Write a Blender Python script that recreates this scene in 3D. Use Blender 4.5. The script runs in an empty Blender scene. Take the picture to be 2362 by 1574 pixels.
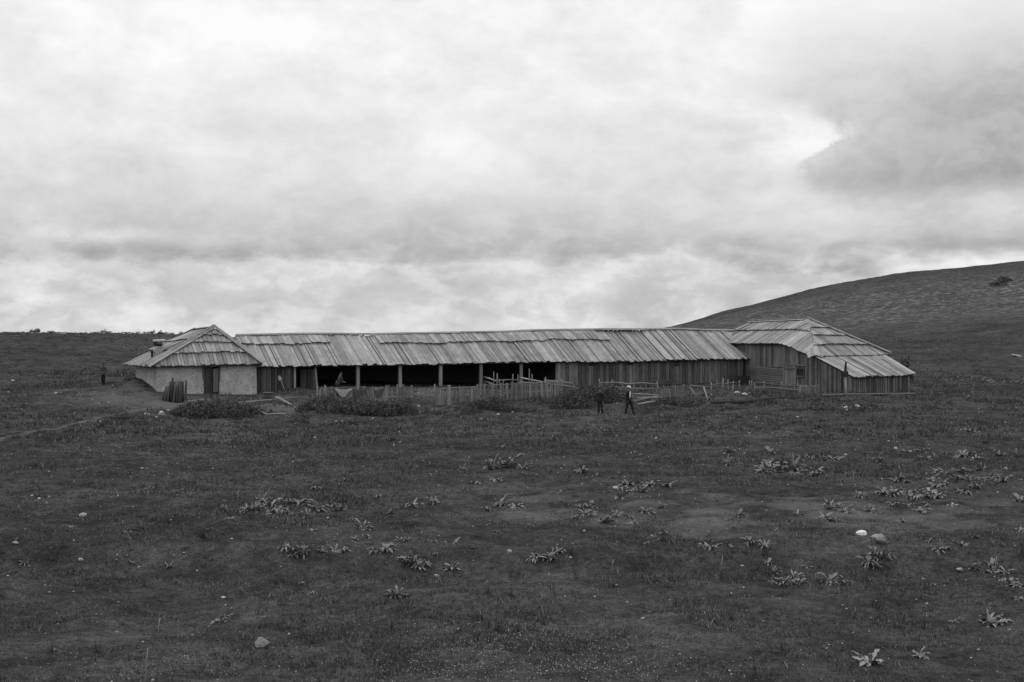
import bpy, bmesh, math, random
import numpy as np
from mathutils import Vector, Matrix

random.seed(7)
rng = np.random.default_rng(11)
scene = bpy.context.scene
COL = scene.collection

# ------------------------------------------------------------------ camera
FPX = 3280.0           # focal length in photograph pixels (50 mm on 35 mm film)
CX, HY = 1181.0, 700.0  # principal column and eye-level row of the photograph
cd = bpy.data.cameras.new('camera')
cd.lens = 50.0
cd.sensor_width = 36.0
cd.shift_y = -(787.0 - HY) / 2362.0
cd.clip_start = 0.1
cd.clip_end = 6000
cam = bpy.data.objects.new('camera', cd)
cam.location = (0, 0, 0)
cam.rotation_euler = (math.radians(90), 0, 0)
COL.objects.link(cam)
scene.camera = cam

# ------------------------------------------------------------------ sky, sun, exposure
SUN_EL, SUN_AZ = math.radians(56), math.radians(-40)   # azimuth from +Y towards +X
world = bpy.data.worlds.new('World')
scene.world = world
world.use_nodes = True
wt = world.node_tree
wt.nodes.clear()


class NT:
    """tiny node helper"""
    def __init__(self, tree):
        self.t = tree

    def n(self, typ, **kw):
        nd = self.t.nodes.new(typ)
        for k, v in kw.items():
            setattr(nd, k, v)
        return nd

    def link(self, a, b):
        self.t.links.new(a, b)

    def put(self, sock, v):
        if isinstance(v, (int, float)):
            sock.default_value = v
        elif isinstance(v, (tuple, list)):
            sock.default_value = v
        else:
            self.link(v, sock)

    def m(self, op, a, b=0.0, c=None, clamp=False):
        nd = self.n('ShaderNodeMath', operation=op)
        nd.use_clamp = clamp
        self.put(nd.inputs[0], a)
        self.put(nd.inputs[1], b)
        if c is not None:
            self.put(nd.inputs[2], c)
        return nd.outputs[0]

    def sstep(self, x, lo, hi):
        nd = self.n('ShaderNodeMapRange', interpolation_type='SMOOTHSTEP')
        self.put(nd.inputs['Value'], x)
        self.put(nd.inputs['From Min'], lo)
        self.put(nd.inputs['From Max'], hi)
        return nd.outputs[0]

    def gauss(self, x, c, s):
        d = self.m('DIVIDE', self.m('SUBTRACT', x, c), s)
        return self.m('EXPONENT', self.m('MULTIPLY', self.m('MULTIPLY', d, d), -1.0))

    def noise(self, vec, scale, detail=4, rough=0.5, dist=0.0, out=0):
        nd = self.n('ShaderNodeTexNoise')
        self.put(nd.inputs['Vector'], vec)
        nd.inputs['Scale'].default_value = scale
        nd.inputs['Detail'].default_value = detail
        nd.inputs['Roughness'].default_value = rough
        nd.inputs['Distortion'].default_value = dist
        return nd.outputs[out]

    def comb(self, x, y, z):
        nd = self.n('ShaderNodeCombineXYZ')
        for i, v in enumerate((x, y, z)):
            self.put(nd.inputs[i], v)
        return nd.outputs[0]

    def ramp(self, fac, stops, interp='LINEAR'):
        nd = self.n('ShaderNodeValToRGB')
        nd.color_ramp.interpolation = interp
        el = nd.color_ramp.elements
        while len(el) > 1:
            el.remove(el[-1])
        for i, (p, v) in enumerate(stops):
            e = el[0] if i == 0 else el.new(p)
            e.position = p
            e.color = (v, v, v, 1)
        self.put(nd.inputs[0], fac)
        return nd.outputs[0]


N = NT(wt)
tc = N.n('ShaderNodeTexCoord')
sep = N.n('ShaderNodeSeparateXYZ')
N.link(tc.outputs['Generated'], sep.inputs[0])
dx, dy, dz = sep.outputs
az = N.m('ARCTAN2', dx, dy)
el = N.m('ARCSINE', dz)
U = N.m('ADD', N.m('MULTIPLY', az, FPX), CX)
V = N.m('SUBTRACT', HY, N.m('MULTIPLY', el, FPX))
# cloud fields on the direction sphere, drawn out sideways as a deck seen at a low angle
v1 = N.comb(N.m('MULTIPLY', dx, 7.5), N.m('MULTIPLY', dy, 7.5), N.m('MULTIPLY', dz, 18.0))
v2 = N.comb(N.m('MULTIPLY', dx, 18.0), N.m('MULTIPLY', dy, 18.0), N.m('MULTIPLY', dz, 31.0))
n1 = N.noise(v1, 1.0, 5, 0.55, 0.6)
n2 = N.noise(v2, 1.0, 6, 0.6, 0.3)
n3 = N.noise(v2, 2.6, 6, 0.62, 0.5)
warp = N.m('ADD', N.m('MULTIPLY', N.m('SUBTRACT', n1, 0.5), 150.0), N.m('MULTIPLY', N.m('SUBTRACT', n2, 0.5), 90.0))
Vw = N.m('ADD', V, warp)
rp = N.m('DIVIDE', N.m('ADD', Vw, 400.0), 1300.0)


def rpos(v):
    return (v + 400.0) / 1300.0


base = N.ramp(rp, [(rpos(-380), 0.92), (rpos(0), 0.97), (rpos(150), 0.90), (rpos(330), 0.80), (rpos(440), 0.73),
                   (rpos(520), 0.65), (rpos(572), 0.565), (rpos(594), 0.57), (rpos(616), 0.69), (rpos(660), 0.66),
                   (rpos(720), 0.66), (rpos(800), 0.73)])
b = N.m('ADD', base, N.m('MULTIPLY', N.m('SUBTRACT', n2, 0.5), 0.34))
b = N.m('ADD', b, N.m('MULTIPLY', N.m('SUBTRACT', n3, 0.5), 0.10))
b = N.m('ADD', b, N.m('MULTIPLY', N.m('SUBTRACT', n1, 0.53), 0.48))
v4 = N.comb(N.m('MULTIPLY', dx, 40.0), N.m('MULTIPLY', dy, 40.0), N.m('MULTIPLY', dz, 54.0))
n4 = N.noise(v4, 1.0, 7, 0.66, 0.25)
b = N.m('ADD', b, N.m('MULTIPLY', N.m('SUBTRACT', n4, 0.5), 0.17))
v5 = N.comb(N.m('MULTIPLY', dx, 26.0), N.m('MULTIPLY', dy, 26.0), N.m('MULTIPLY', dz, 56.0))
n5 = N.noise(v5, 1.0, 8, 0.62, 0.3)
low = N.sstep(V, 430.0, 640.0)
b = N.m('ADD', b, N.m('MULTIPLY', N.m('MULTIPLY', N.m('SUBTRACT', N.sstep(n5, 0.42, 0.64), 0.4), low), 0.13))
# grey mass with a torn bright rim over the hill
Uw = N.m('ADD', U, N.m('ADD', N.m('MULTIPLY', N.m('SUBTRACT', n2, 0.5), 130.0), N.m('MULTIPLY', N.m('SUBTRACT', n4, 0.5), 130.0)))
edge = N.m('ADD', 1750.0, N.m('ADD', N.m('MULTIPLY', N.gauss(V, 325.0, 58.0), 175.0), N.m('MULTIPLY', N.gauss(V, 445.0, 50.0), 75.0)))
f = N.m('SUBTRACT', Uw, edge)
soft = N.m('ADD', 16.0, N.m('MULTIPLY', N.m('SUBTRACT', 1.0, N.gauss(V, 355.0, 95.0)), 150.0))
D = N.sstep(N.m('DIVIDE', f, soft), -0.5, 1.0)
Dv = N.m('MULTIPLY', N.sstep(Vw, -60.0, 330.0), N.m('SUBTRACT', 1.0, N.sstep(Vw, 425.0, 520.0)))
Dr = N.m('SUBTRACT', 1.0, N.sstep(U, 2900.0, 3900.0))
D = N.m('MULTIPLY', D, N.m('MULTIPLY', Dv, Dr))
deep = N.m('MULTIPLY', N.m('ADD', 0.34, N.m('MULTIPLY', N.sstep(U, 1850.0, 2350.0), 0.14)), N.m('ADD', 0.68, N.m('MULTIPLY', N.sstep(N.m('ADD', n2, N.m('MULTIPLY', N.m('SUBTRACT', n4, 0.5), 0.8)), 0.3, 0.7), 0.45)))
b = N.m('MULTIPLY', b, N.m('SUBTRACT', 1.0, N.m('MULTIPLY', D, deep)))
# long grey bars of the lower deck and a few lit puffs near the skyline
for (u0, su, v0, sv, amt) in ((500, 300, 584, 18, -0.13), (1700, 420, 565, 26, -0.07), (2250, 260, 565, 20, -0.08),
                              (2000, 300, 470, 26, 0.10), (2180, 200, 612, 26, 0.20), (1345, 60, 662, 22, 0.17),
                              (1250, 36, 662, 12, 0.10), (280, 120, 548, 16, 0.16), (370, 60, 722, 20, 0.12),
                              (1850, 120, 335, 62, 0.16), (1100, 420, 350, 90, 0.06), (130, 60, 690, 16, 0.1)):
    g = N.m('MULTIPLY', N.gauss(Uw, float(u0), float(su)), N.gauss(N.m('ADD', V, N.m('MULTIPLY', N.m('SUBTRACT', n2, 0.5), 46.0)), float(v0), float(sv)))
    b = N.m('ADD', b, N.m('MULTIPLY', g, amt))
b = N.m('MINIMUM', N.m('MAXIMUM', b, 0.2), 0.98)
sky = N.n('ShaderNodeTexSky', sky_type='NISHITA')
sky.sun_disc = False
sky.sun_elevation = SUN_EL
sky.sun_rotation = SUN_AZ
bw = N.n('ShaderNodeRGBToBW')
N.link(sky.outputs[0], bw.inputs[0])
clear = N.m('MINIMUM', bw.outputs[0], 14.0)
tot = N.m('ADD', N.m('MULTIPLY', b, 10.0 * 0.97), N.m('MULTIPLY', clear, 0.03))
bg = N.n('ShaderNodeBackground')
bg.inputs['Strength'].default_value = 0.1
N.link(N.comb(tot, tot, tot), bg.inputs['Color'])
wo = N.n('ShaderNodeOutputWorld')
N.link(bg.outputs[0], wo.inputs['Surface'])
world.cycles.sampling_method = 'MANUAL'
world.cycles.sample_map_resolution = 512

sl = bpy.data.lights.new('sun', 'SUN')
sl.energy = 1.1
sl.angle = math.radians(14)
sl.color = (1, 1, 1)
sun = bpy.data.objects.new('sun', sl)
sd = Vector((math.sin(SUN_AZ) * math.cos(SUN_EL), math.cos(SUN_AZ) * math.cos(SUN_EL), math.sin(SUN_EL)))
sun.rotation_euler = sd.to_track_quat('Z', 'Y').to_euler()
sun.location = sd * 300
COL.objects.link(sun)

scene.view_settings.view_transform = 'Standard'
scene.view_settings.look = 'None'
scene.view_settings.gamma = 1.0
scene.view_settings.exposure = 0.0
scene.view_settings.use_curve_mapping = False
scene.render.engine = 'CYCLES'
scene.cycles.max_bounces = 5
scene.cycles.diffuse_bounces = 3


# ------------------------------------------------------------------ helpers
def P(px, py, d):
    return Vector(((px - CX) / FPX * d, d, -(py - HY) / FPX * d))


def vnoise(x, y, seed=0):
    xi, yi = np.floor(x).astype(np.int64), np.floor(y).astype(np.int64)
    fx, fy = x - xi, y - yi
    fx, fy = fx * fx * (3 - 2 * fx), fy * fy * (3 - 2 * fy)

    def h(a, c):
        k = (a * 374761393 + c * 668265263 + seed * 982451653) & 0x7fffffff
        k = ((k ^ (k >> 13)) * 1274126177) & 0x7fffffff
        return ((k ^ (k >> 16)) & 0xffff) / 65535.0 - 0.5
    return (h(xi, yi) * (1 - fx) * (1 - fy) + h(xi + 1, yi) * fx * (1 - fy) + h(xi, yi + 1) * (1 - fx) * fy + h(xi + 1, yi + 1) * fx * fy)


WLOC = {}


def link(o, parent=None, wloc=None):
    COL.objects.link(o)
    wloc = Vector(wloc) if wloc is not None else Vector((0, 0, 0))
    WLOC[o] = wloc
    if parent is not None:
        o.parent = parent
        o.location = wloc - WLOC[parent]
    else:
        o.location = wloc
    return o


def thing(name, label, cat, loc, group=None):
    o = bpy.data.objects.new(name, None)
    o.empty_display_size = 0.3
    link(o, None, loc)
    return tag(o, label, cat, group)


def tag(o, label, cat, group=None, kind=None):
    o['label'] = label
    if cat:
        o['category'] = cat
    if group:
        o['group'] = group
    if kind:
        o['kind'] = kind
    return o


def mesh_obj(name, verts, faces, mat, parent=None, uvs=None, smooth=False, origin=None):
    """verts in world space; the origin goes to the bottom centre"""
    vs = [Vector(v) for v in verts]
    if origin is None:
        mn = [min(v[i] for v in vs) for i in range(3)]
        mx = [max(v[i] for v in vs) for i in range(3)]
        origin = Vector(((mn[0] + mx[0]) / 2, (mn[1] + mx[1]) / 2, mn[2]))
    me = bpy.data.meshes.new(name)
    me.from_pydata([v - origin for v in vs], [], faces)
    if uvs is not None:
        lay = me.uv_layers.new(name='UVMap')
        for poly in me.polygons:
            for li in poly.loop_indices:
                lay.data[li].uv = uvs[me.loops[li].vertex_index]
    if smooth:
        for p in me.polygons:
            p.use_smooth = True
    if mat:
        me.materials.append(mat)
    me.update()
    return link(bpy.data.objects.new(name, me), parent, origin)


BOXF = [(0, 1, 2, 3), (7, 6, 5, 4), (0, 4, 5, 1), (1, 5, 6, 2), (2, 6, 7, 3), (3, 7, 4, 0)]


def slab(name, tl, tr, br, bl, normal, th, mat, parent=None):
    """a plank from four corners of its outer face; thickness goes inwards"""
    o = [Vector(tl), Vector(tr), Vector(br), Vector(bl)]
    n = Vector(normal).normalized() * th
    vs = o + [p - n for p in o]
    ln = (o[3] - o[0]).length
    w = (o[1] - o[0]).length + (o[2] - o[3]).length
    r = random.random() * 37
    uv = [(0 + r, 0), (0 + r, w / 2), (ln + r, w / 2), (ln + r, 0)]
    uv = uv + [(a + .3, b_ + .3) for a, b_ in uv]
    # keep the winding outward
    fn = (o[1] - o[0]).cross(o[2] - o[0])
    fs = BOXF if fn.dot(n) > 0 else [f[::-1] for f in BOXF]
    return mesh_obj(name, vs, fs, mat, parent, uv)


def bar(name, a, b_, w, h, mat, parent=None, up=(0, 0, 1)):
    """a squared timber from a to b"""
    a, b_ = Vector(a), Vector(b_)
    t = (b_ - a).normalized()
    up = Vector(up)
    s = t.cross(up)
    if s.length < 1e-4:
        s = t.cross(Vector((0, 1, 0)))
    s.normalize()
    n = s.cross(t).normalized()
    return slab(name, a - s * w / 2 + n * h / 2, a + s * w / 2 + n * h / 2, b_ + s * w / 2 + n * h / 2, b_ - s * w / 2 + n * h / 2, n, h, mat, parent)


def pole(name, pts, radii, mat, parent=None, seg=7, wob=0.0):
    """a round tapered pole through pts"""
    pts = [Vector(p) for p in pts]
    vs, fs, uv = [], [], []
    L = 0
    r0 = random.random() * 20
    for i, p in enumerate(pts):
        t = (pts[min(i + 1, len(pts) - 1)] - pts[max(i - 1, 0)]).normalized()
        s = t.cross(Vector((0.13, 1, 0.21))).normalized()
        n = s.cross(t)
        if i:
            L += (p - pts[i - 1]).length
        for k in range(seg):
            a = 2 * math.pi * k / seg
            rr = radii[i] * (1 + wob * (random.random() - .5))
            vs.append(p + (s * math.cos(a) + n * math.sin(a)) * rr)
            uv.append((L + r0, k * radii[i] * 0.9))
    for i in range(len(pts) - 1):
        for k in range(seg):
            k2 = (k + 1) % seg
            fs.append((i * seg + k, i * seg + k2, (i + 1) * seg + k2, (i + 1) * seg + k))
    fs.append(tuple(range(seg))[::-1])
    fs.append(tuple((len(pts) - 1) * seg + k for k in range(seg)))
    o = mesh_obj(name, vs, fs, mat, parent, uv)
    bm = bmesh.new()
    bm.from_mesh(o.data)
    bmesh.ops.recalc_face_normals(bm, faces=bm.faces)
    bm.to_mesh(o.data)
    bm.free()
    for p in o.data.polygons:
        p.use_smooth = len(p.vertices) == 4
    return o


# ------------------------------------------------------------------ materials
def new_mat(name):
    m = bpy.data.materials.new(name)
    m.use_nodes = True
    t = m.node_tree
    t.nodes.clear()
    k = NT(t)
    bs = k.n('ShaderNodeBsdfPrincipled')
    out = k.n('ShaderNodeOutputMaterial')
    k.link(bs.outputs[0], out.inputs['Surface'])
    bs.inputs['Roughness'].default_value = 0.9
    bs.inputs['Specular IOR Level'].default_value = 0.2
    return m, k, bs


def set_grey(k, bs, val):
    k.link(k.comb(val, val, val), bs.inputs['Base Color'])


def add_bump(k, bs, h, strength, dist):
    bp = k.n('ShaderNodeBump')
    bp.inputs['Strength'].default_value = strength
    bp.inputs['Distance'].default_value = dist
    k.link(h, bp.inputs['Height'])
    k.link(bp.outputs[0], bs.inputs['Normal'])


def wood_mat(name, base, var=0.5, grain=0.5, spot=0.35, end_dark=0.0):
    m, k, bs = new_mat(name)
    tc_ = k.n('ShaderNodeTexCoord')
    oi = k.n('ShaderNodeObjectInfo')
    s = k.n('ShaderNodeSeparateXYZ')
    k.link(tc_.outputs['UV'], s.inputs[0])
    r = oi.outputs['Random']
    vec = k.comb(k.m('MULTIPLY', s.outputs[0], 0.55), k.m('MULTIPLY', s.outputs[1], 14.0), k.m('MULTIPLY', r, 43.0))
    g1 = k.noise(vec, 1.6, 5, 0.65, 0.4)
    vec2 = k.comb(k.m('MULTIPLY', s.outputs[0], 1.3), k.m('MULTIPLY', s.outputs[1], 3.0), k.m('MULTIPLY', r, 17.0))
    g2 = k.noise(vec2, 1.4, 4, 0.6)
    val = k.m('MULTIPLY', base, k.m('ADD', 1 - var / 2, k.m('MULTIPLY', r, var)))
    val = k.m('MULTIPLY', val, k.m('ADD', 1.0, k.m('MULTIPLY', k.m('SUBTRACT', g1, 0.5), grain * 2.4)))
    val = k.m('MULTIPLY', val, k.m('ADD', 1.0, k.m('MULTIPLY', k.m('SUBTRACT', g2, 0.5), spot * 2.4)))
    geo_ = k.n('ShaderNodeNewGeometry')
    st_ = k.noise(geo_.outputs['Position'], 0.55, 5, 0.65, 0.5)
    val = k.m('MULTIPLY', val, k.m('ADD', 1.0, k.m('MULTIPLY', k.m('SUBTRACT', st_, 0.5), 0.9)))
    val = k.m('MINIMUM', k.m('MAXIMUM', val, 0.012), 0.7)
    set_grey(k, bs, val)
    add_bump(k, bs, g1, 0.5, 0.012)
    return m


def plain_mat(name, base, scale=6.0, amt=0.5, bump=0.3, bdist=0.02, rough=0.9, objrand=0.0):
    m, k, bs = new_mat(name)
    tc_ = k.n('ShaderNodeTexCoord')
    oi = k.n('ShaderNodeObjectInfo')
    n_ = k.noise(tc_.outputs['Object'], scale, 6, 0.65)
    val = k.m('MULTIPLY', base, k.m('ADD', 1.0, k.m('MULTIPLY', k.m('SUBTRACT', n_, 0.5), amt * 2.2)))
    if objrand:
        val = k.m('MULTIPLY', val, k.m('ADD', 1 - objrand / 2, k.m('MULTIPLY', oi.outputs['Random'], objrand)))
    set_grey(k, bs, k.m('MAXIMUM', val, 0.008))
    bs.inputs['Roughness'].default_value = rough
    if bump:
        add_bump(k, bs, n_, bump, bdist)
    return m


M_ROOF = wood_mat('weathered_roof_wood', 0.275, 0.6, 0.5, 0.36)
M_CAP = wood_mat('ridge_wood', 0.22, 0.3, 0.4, 0.3)
M_DECK = wood_mat('seam_shade_wood', 0.04, 0.2)  # dark so the seams between planks read as shaded gaps
M_WALL = wood_mat('old_wall_wood', 0.13, 0.95, 0.55, 0.45)
M_WALLD = wood_mat('dark_wall_wood', 0.075, 0.9, 0.5, 0.4)
M_LOG = wood_mat('log_wood', 0.15, 0.4, 0.5, 0.4)
M_POST = wood_mat('pale_post_wood', 0.24, 0.25, 0.4, 0.3)
M_FENCE = wood_mat('fence_wood', 0.19, 0.8, 0.4, 0.35)
M_RAIL = wood_mat('bleached_rail_wood', 0.24, 0.5, 0.4, 0.3)
M_DOOR = wood_mat('door_wood', 0.085, 0.5, 0.5, 0.4)
M_DOORL = wood_mat('pale_door_wood', 0.17, 0.4, 0.5, 0.4)
M_INT = plain_mat('stable_inside', 0.06, 3, 0.5)  # its dark tone also stands for shade behind wall boards
M_BODYDARK = plain_mat('dark_wool', 0.018, 9, 0.5)
M_TROUSER = plain_mat('dark_trousers', 0.022, 9, 0.5)
M_MIDCLOTH = plain_mat('grey_cloth', 0.07, 9, 0.5)
M_SKIN = plain_mat('skin', 0.2, 9, 0.2, 0)
M_HAIR = plain_mat('dark_hair', 0.02, 20, 0.3)
M_SHOE = plain_mat('boots', 0.015, 9, 0.3)
M_WHITE = plain_mat('white_cloth', 0.75, 9, 0.15, 0.1)
M_SHEET = plain_mat('grey_sheet', 0.30, 7, 0.4, 0.2)
M_IRON_SHADE = plain_mat('sooty_iron_and_shade', 0.03, 12, 0.5, 0.2, 0.01, 0.7)  # also paints the shade of the openings and the chimney gap
M_TIN = plain_mat('dull_tin', 0.16, 9, 0.4, 0.1, 0.01, 0.6)
M_ROCK = plain_mat('limestone', 0.42, 5.0, 0.55, 0.6, 0.05, objrand=0.35)
M_ROCKD = plain_mat('dull_limestone', 0.2, 5.0, 0.6, 0.5, 0.05, objrand=0.5)
M_ROCKG = plain_mat('lichened_rock', 0.27, 6.0, 0.8, 0.7, 0.06, objrand=0.2)
M_DOCK = plain_mat('dock_leaf', 0.21, 9.0, 0.45, 0.1, objrand=0.6)
M_DARKLEAF = None
M_SHRUB = plain_mat('shrub_leaf', 0.035, 3.0, 0.6, 0.0, objrand=0.4)
M_STALK = plain_mat('dry_stalk', 0.045, 5.0, 0.4, 0.0, objrand=0.5)
M_PETAL = plain_mat('pale_flower', 0.55, 5.0, 0.3, 0.0)


def leaf_mat(name, base, spread):
    m, k, bs = new_mat(name)
    geo = k.n('ShaderNodeNewGeometry')
    n_ = k.noise(geo.outputs['Position'], 2.4, 4, 0.6)
    val = k.m('MULTIPLY', base, k.m('ADD', 1 - spread / 2, k.m('MULTIPLY', geo.outputs['Random Per Island'], spread)))
    val = k.m('MULTIPLY', val, k.m('ADD', 1.0, k.m('MULTIPLY', k.m('SUBTRACT', n_, 0.5), 2.4)))
    set_grey(k, bs, k.m('MAXIMUM', val, 0.012))
    return m


M_DARKLEAF = leaf_mat('nettle_leaf', 0.088, 1.3)


def clay_mat():
    m, k, bs = new_mat('limewashed_clay')
    tc_ = k.n('ShaderNodeTexCoord')
    g = tc_.outputs['Object']
    n1_ = k.noise(g, 1.1, 6, 0.6)
    n2_ = k.noise(g, 7.0, 6, 0.7)
    n3_ = k.noise(g, 26.0, 3, 0.6)
    val = k.m('MULTIPLY', 0.41, k.m('ADD', 1.0, k.m('MULTIPLY', k.m('SUBTRACT', n1_, 0.5), 1.1)))
    val = k.m('MULTIPLY', val, k.m('ADD', 1.0, k.m('MULTIPLY', k.m('SUBTRACT', n2_, 0.5), 1.5)))
    val = k.m('MULTIPLY', val, k.m('ADD', 1.0, k.m('MULTIPLY', k.m('SUBTRACT', n3_, 0.5), 1.3)))
    # flaked spots where the darker clay shows
    fl = k.sstep(k.noise(g, 3.3, 5, 0.7, 0.6), 0.57, 0.66)
    val = k.m('MULTIPLY', val, k.m('SUBTRACT', 1.0, k.m('MULTIPLY', fl, 0.45)))
    set_grey(k, bs, val)
    add_bump(k, bs, n2_, 0.7, 0.05)
    return m


M_CLAY = clay_mat()


def ground_mat():
    m, k, bs = new_mat('grazed_turf')
    tc_ = k.n('ShaderNodeTexCoord')
    g = tc_.outputs['Object']
    at = k.n('ShaderNodeAttribute', attribute_name='bare')
    a2 = k.n('ShaderNodeAttribute', attribute_name='stony')
    nA = k.noise(g, 0.09, 5, 0.6, 0.5)
    nB = k.noise(g, 0.7, 6, 0.68, 0.4)
    nC = k.noise(g, 5.0, 5, 0.7)
    nD = k.noise(g, 22.0, 3, 0.7)
    val = k.m('MULTIPLY', 0.060, k.m('ADD', 1.0, k.m('MULTIPLY', k.m('SUBTRACT', nA, 0.5), 1.5)))
    val = k.m('MULTIPLY', val, k.m('ADD', 1.0, k.m('MULTIPLY', k.m('SUBTRACT', nB, 0.5), 2.6)))
    val = k.m('MULTIPLY', val, k.m('ADD', 1.0, k.m('MULTIPLY', k.m('SUBTRACT', nC, 0.5), 2.2)))
    val = k.m('MULTIPLY', val, k.m('ADD', 1.0, k.m('MULTIPLY', k.m('SUBTRACT', nD, 0.5), 2.0)))
    earth = k.m('MULTIPLY', 0.135, k.m('ADD', 1.0, k.m('MULTIPLY', k.m('SUBTRACT', nC, 0.5), 1.0)))
    bare = k.m('MULTIPLY', at.outputs['Fac'], k.sstep(k.m('ADD', at.outputs['Fac'], k.m('MULTIPLY', k.m('SUBTRACT', nB, 0.5), 1.2)), 0.2, 0.7))
    # scattered worn spots of pale earth
    worn = k.m('MULTIPLY', k.sstep(k.noise(g, 2.6, 5, 0.7, 0.3), 0.66, 0.71), 0.45)
    bare = k.m('MAXIMUM', bare, worn)
    mx = k.n('ShaderNodeMix', data_type='FLOAT')
    k.link(bare, mx.inputs[0])
    k.link(val, mx.inputs[2])
    k.link(earth, mx.inputs[3])
    v = mx.outputs[0]
    st = k.m('MULTIPLY', a2.outputs['Fac'], k.sstep(k.noise(g, 0.5, 6, 0.8), 0.52, 0.6))
    v = k.m('ADD', v, k.m('MULTIPLY', st, 0.12))
    v = k.m('ADD', v, k.m('MULTIPLY', a2.outputs['Fac'], 0.012))
    set_grey(k, bs, k.m('MAXIMUM', v, 0.015))
    bs.inputs['Roughness'].default_value = 1.0
    bs.inputs['Specular IOR Level'].default_value = 0.0
    hh = k.m('ADD', k.m('MULTIPLY', nC, 0.10), k.m('MULTIPLY', nB, 0.30))
    hh = k.m('ADD', hh, k.m('MULTIPLY', nD, 0.03))
    add_bump(k, bs, hh, 0.9, 1.0)
    return m


M_GROUND = ground_mat()


def grass_mat():
    m, k, bs = new_mat('grass_blades')
    geo = k.n('ShaderNodeNewGeometry')
    tc_ = k.n('ShaderNodeTexCoord')
    nB = k.noise(tc_.outputs['Object'], 0.8, 4, 0.6)
    r = geo.outputs['Random Per Island']
    nE = k.noise(tc_.outputs['Object'], 2.6, 3, 0.6)
    val = k.m('MULTIPLY', 0.092, k.m('ADD', 0.35, k.m('MULTIPLY', k.m('MULTIPLY', r, r), 1.9)))
    val = k.m('MULTIPLY', val, k.m('ADD', 1.0, k.m('MULTIPLY', k.m('SUBTRACT', nE, 0.5), 2.6)))
    val = k.m('MULTIPLY', val, k.m('ADD', 1.0, k.m('MULTIPLY', k.m('SUBTRACT', nB, 0.5), 1.4)))
    set_grey(k, bs, k.m('MAXIMUM', val, 0.015))
    return m


M_GRASS = grass_mat()

# ------------------------------------------------------------------ terrain
CTRL = []


def c_(px, py, d):
    p = P(px, py, d)
    CTRL.append((p.x, p.y, p.z))


for px in (-500, 0, 1181, 2362, 2900):
    c_(px, 1574, 18)
    c_(px, 1283, 30)
    c_(px, 1105, 47)
    c_(px, 1003, 70)
for px, py, d in ((-400, 945, 90), (0, 942, 88), (330, 952, 87), (600, 963, 87), (900, 966, 87), (1200, 966, 87), (1440, 965, 87), (1900, 952, 90), (2362, 950, 92),
                  (900, 936, 92), (1200, 935, 93), (1500, 925, 97), (1700, 915, 101),
                  (365, 909, 94.8), (592, 911, 97.7), (300, 893, 102), (240, 893.5, 108), (120, 890, 112), (0, 880, 116), (-400, 880, 116),
                  (700, 899, 100.0), (1000, 897, 104), (1290, 893, 108), (1600, 888, 112), (1715, 888, 114), (1885, 911, 104.5), (1965, 913, 100), (2110, 913, 103.5),
                  (2300, 905, 108), (500, 880, 112), (800, 878, 118), (1200, 876, 125), (1700, 874, 130), (2100, 880, 120),
                  (0, 826, 137), (240, 832, 135), (420, 838, 135),
                  (-600, 765, 172), (-200, 770, 172), (0, 773, 172), (100, 774, 172), (250, 775.5, 172), (400, 777, 172), (520, 784, 172), (800, 800, 172), (1200, 812, 172),
                  (0, 784, 215), (400, 790, 215), (-600, 790, 215),
                  (0, 800, 430), (400, 800, 430), (800, 798, 430), (1200, 790, 430),
                  (2362, 868, 150), (2900, 868, 150), (2000, 862, 150), (1700, 850, 160), (1400, 832, 170),
                  (2362, 780, 225), (2900, 765, 225), (2000, 800, 220), (1750, 805, 220), (1500, 815, 225),
                  (2362, 690, 330), (2900, 660, 330), (2100, 712, 330), (1900, 735, 330), (1700, 758, 330), (1500, 785, 330)):
    c_(px, py, d)
for px, py in ((1380, 778), (1480, 772), (1560, 757), (1650, 730), (1720, 710), (1800, 693), (1880, 671), (1960, 654), (2060, 640), (2120, 628), (2210, 621), (2362, 608), (2600, 590), (2900, 575)):
    c_(px, py, 440)
    c_(px, max(py + 45, 700 + (py - 700) * 0.5 + 10), 620)
for px in (-400, 1181, 2900):
    c_(px, 830, 900)
    c_(px, 850, 2600)
for X in (-60, 0, 60):
    CTRL.append((X, -35, -1.0))
    CTRL.append((X, 0, -1.65))
    CTRL.append((X, 8.5, -3.1))
CT = np.array(CTRL)


def qr(x, y):
    yy = np.maximum(y, -45) + 60.0
    return x / yy * 2.2, np.log(yy) * 1.3


def tps_k(r2):
    return 0.5 * r2 * np.log(r2 + 1e-12)


cq, cr = qr(CT[:, 0], CT[:, 1])
# interpolate the slope to the eye so far hills stay tame
scale_ = CT[:, 1] + 60.0
tz = CT[:, 2] / scale_
nC = len(CT)
A_ = np.zeros((nC + 3, nC + 3))
A_[:nC, :nC] = tps_k((cq[:, None] - cq[None]) ** 2 + (cr[:, None] - cr[None]) ** 2) + np.eye(nC) * 2e-5
A_[:nC, nC] = 1
A_[:nC, nC + 1] = cq
A_[:nC, nC + 2] = cr
A_[nC:, :nC] = A_[:nC, nC:].T
W_ = np.linalg.solve(A_, np.concatenate([tz, np.zeros(3)]))


def seg_dist(x, y, pts):
    best = np.full(np.shape(x), 1e9)
    for (x0, y0), (x1, y1) in zip(pts[:-1], pts[1:]):
        ex, ey = x1 - x0, y1 - y0
        t = np.clip(((x - x0) * ex + (y - y0) * ey) / (ex * ex + ey * ey), 0, 1)
        best = np.minimum(best, np.hypot(x - x0 - t * ex, y - y0 - t * ey))
    return best


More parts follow.
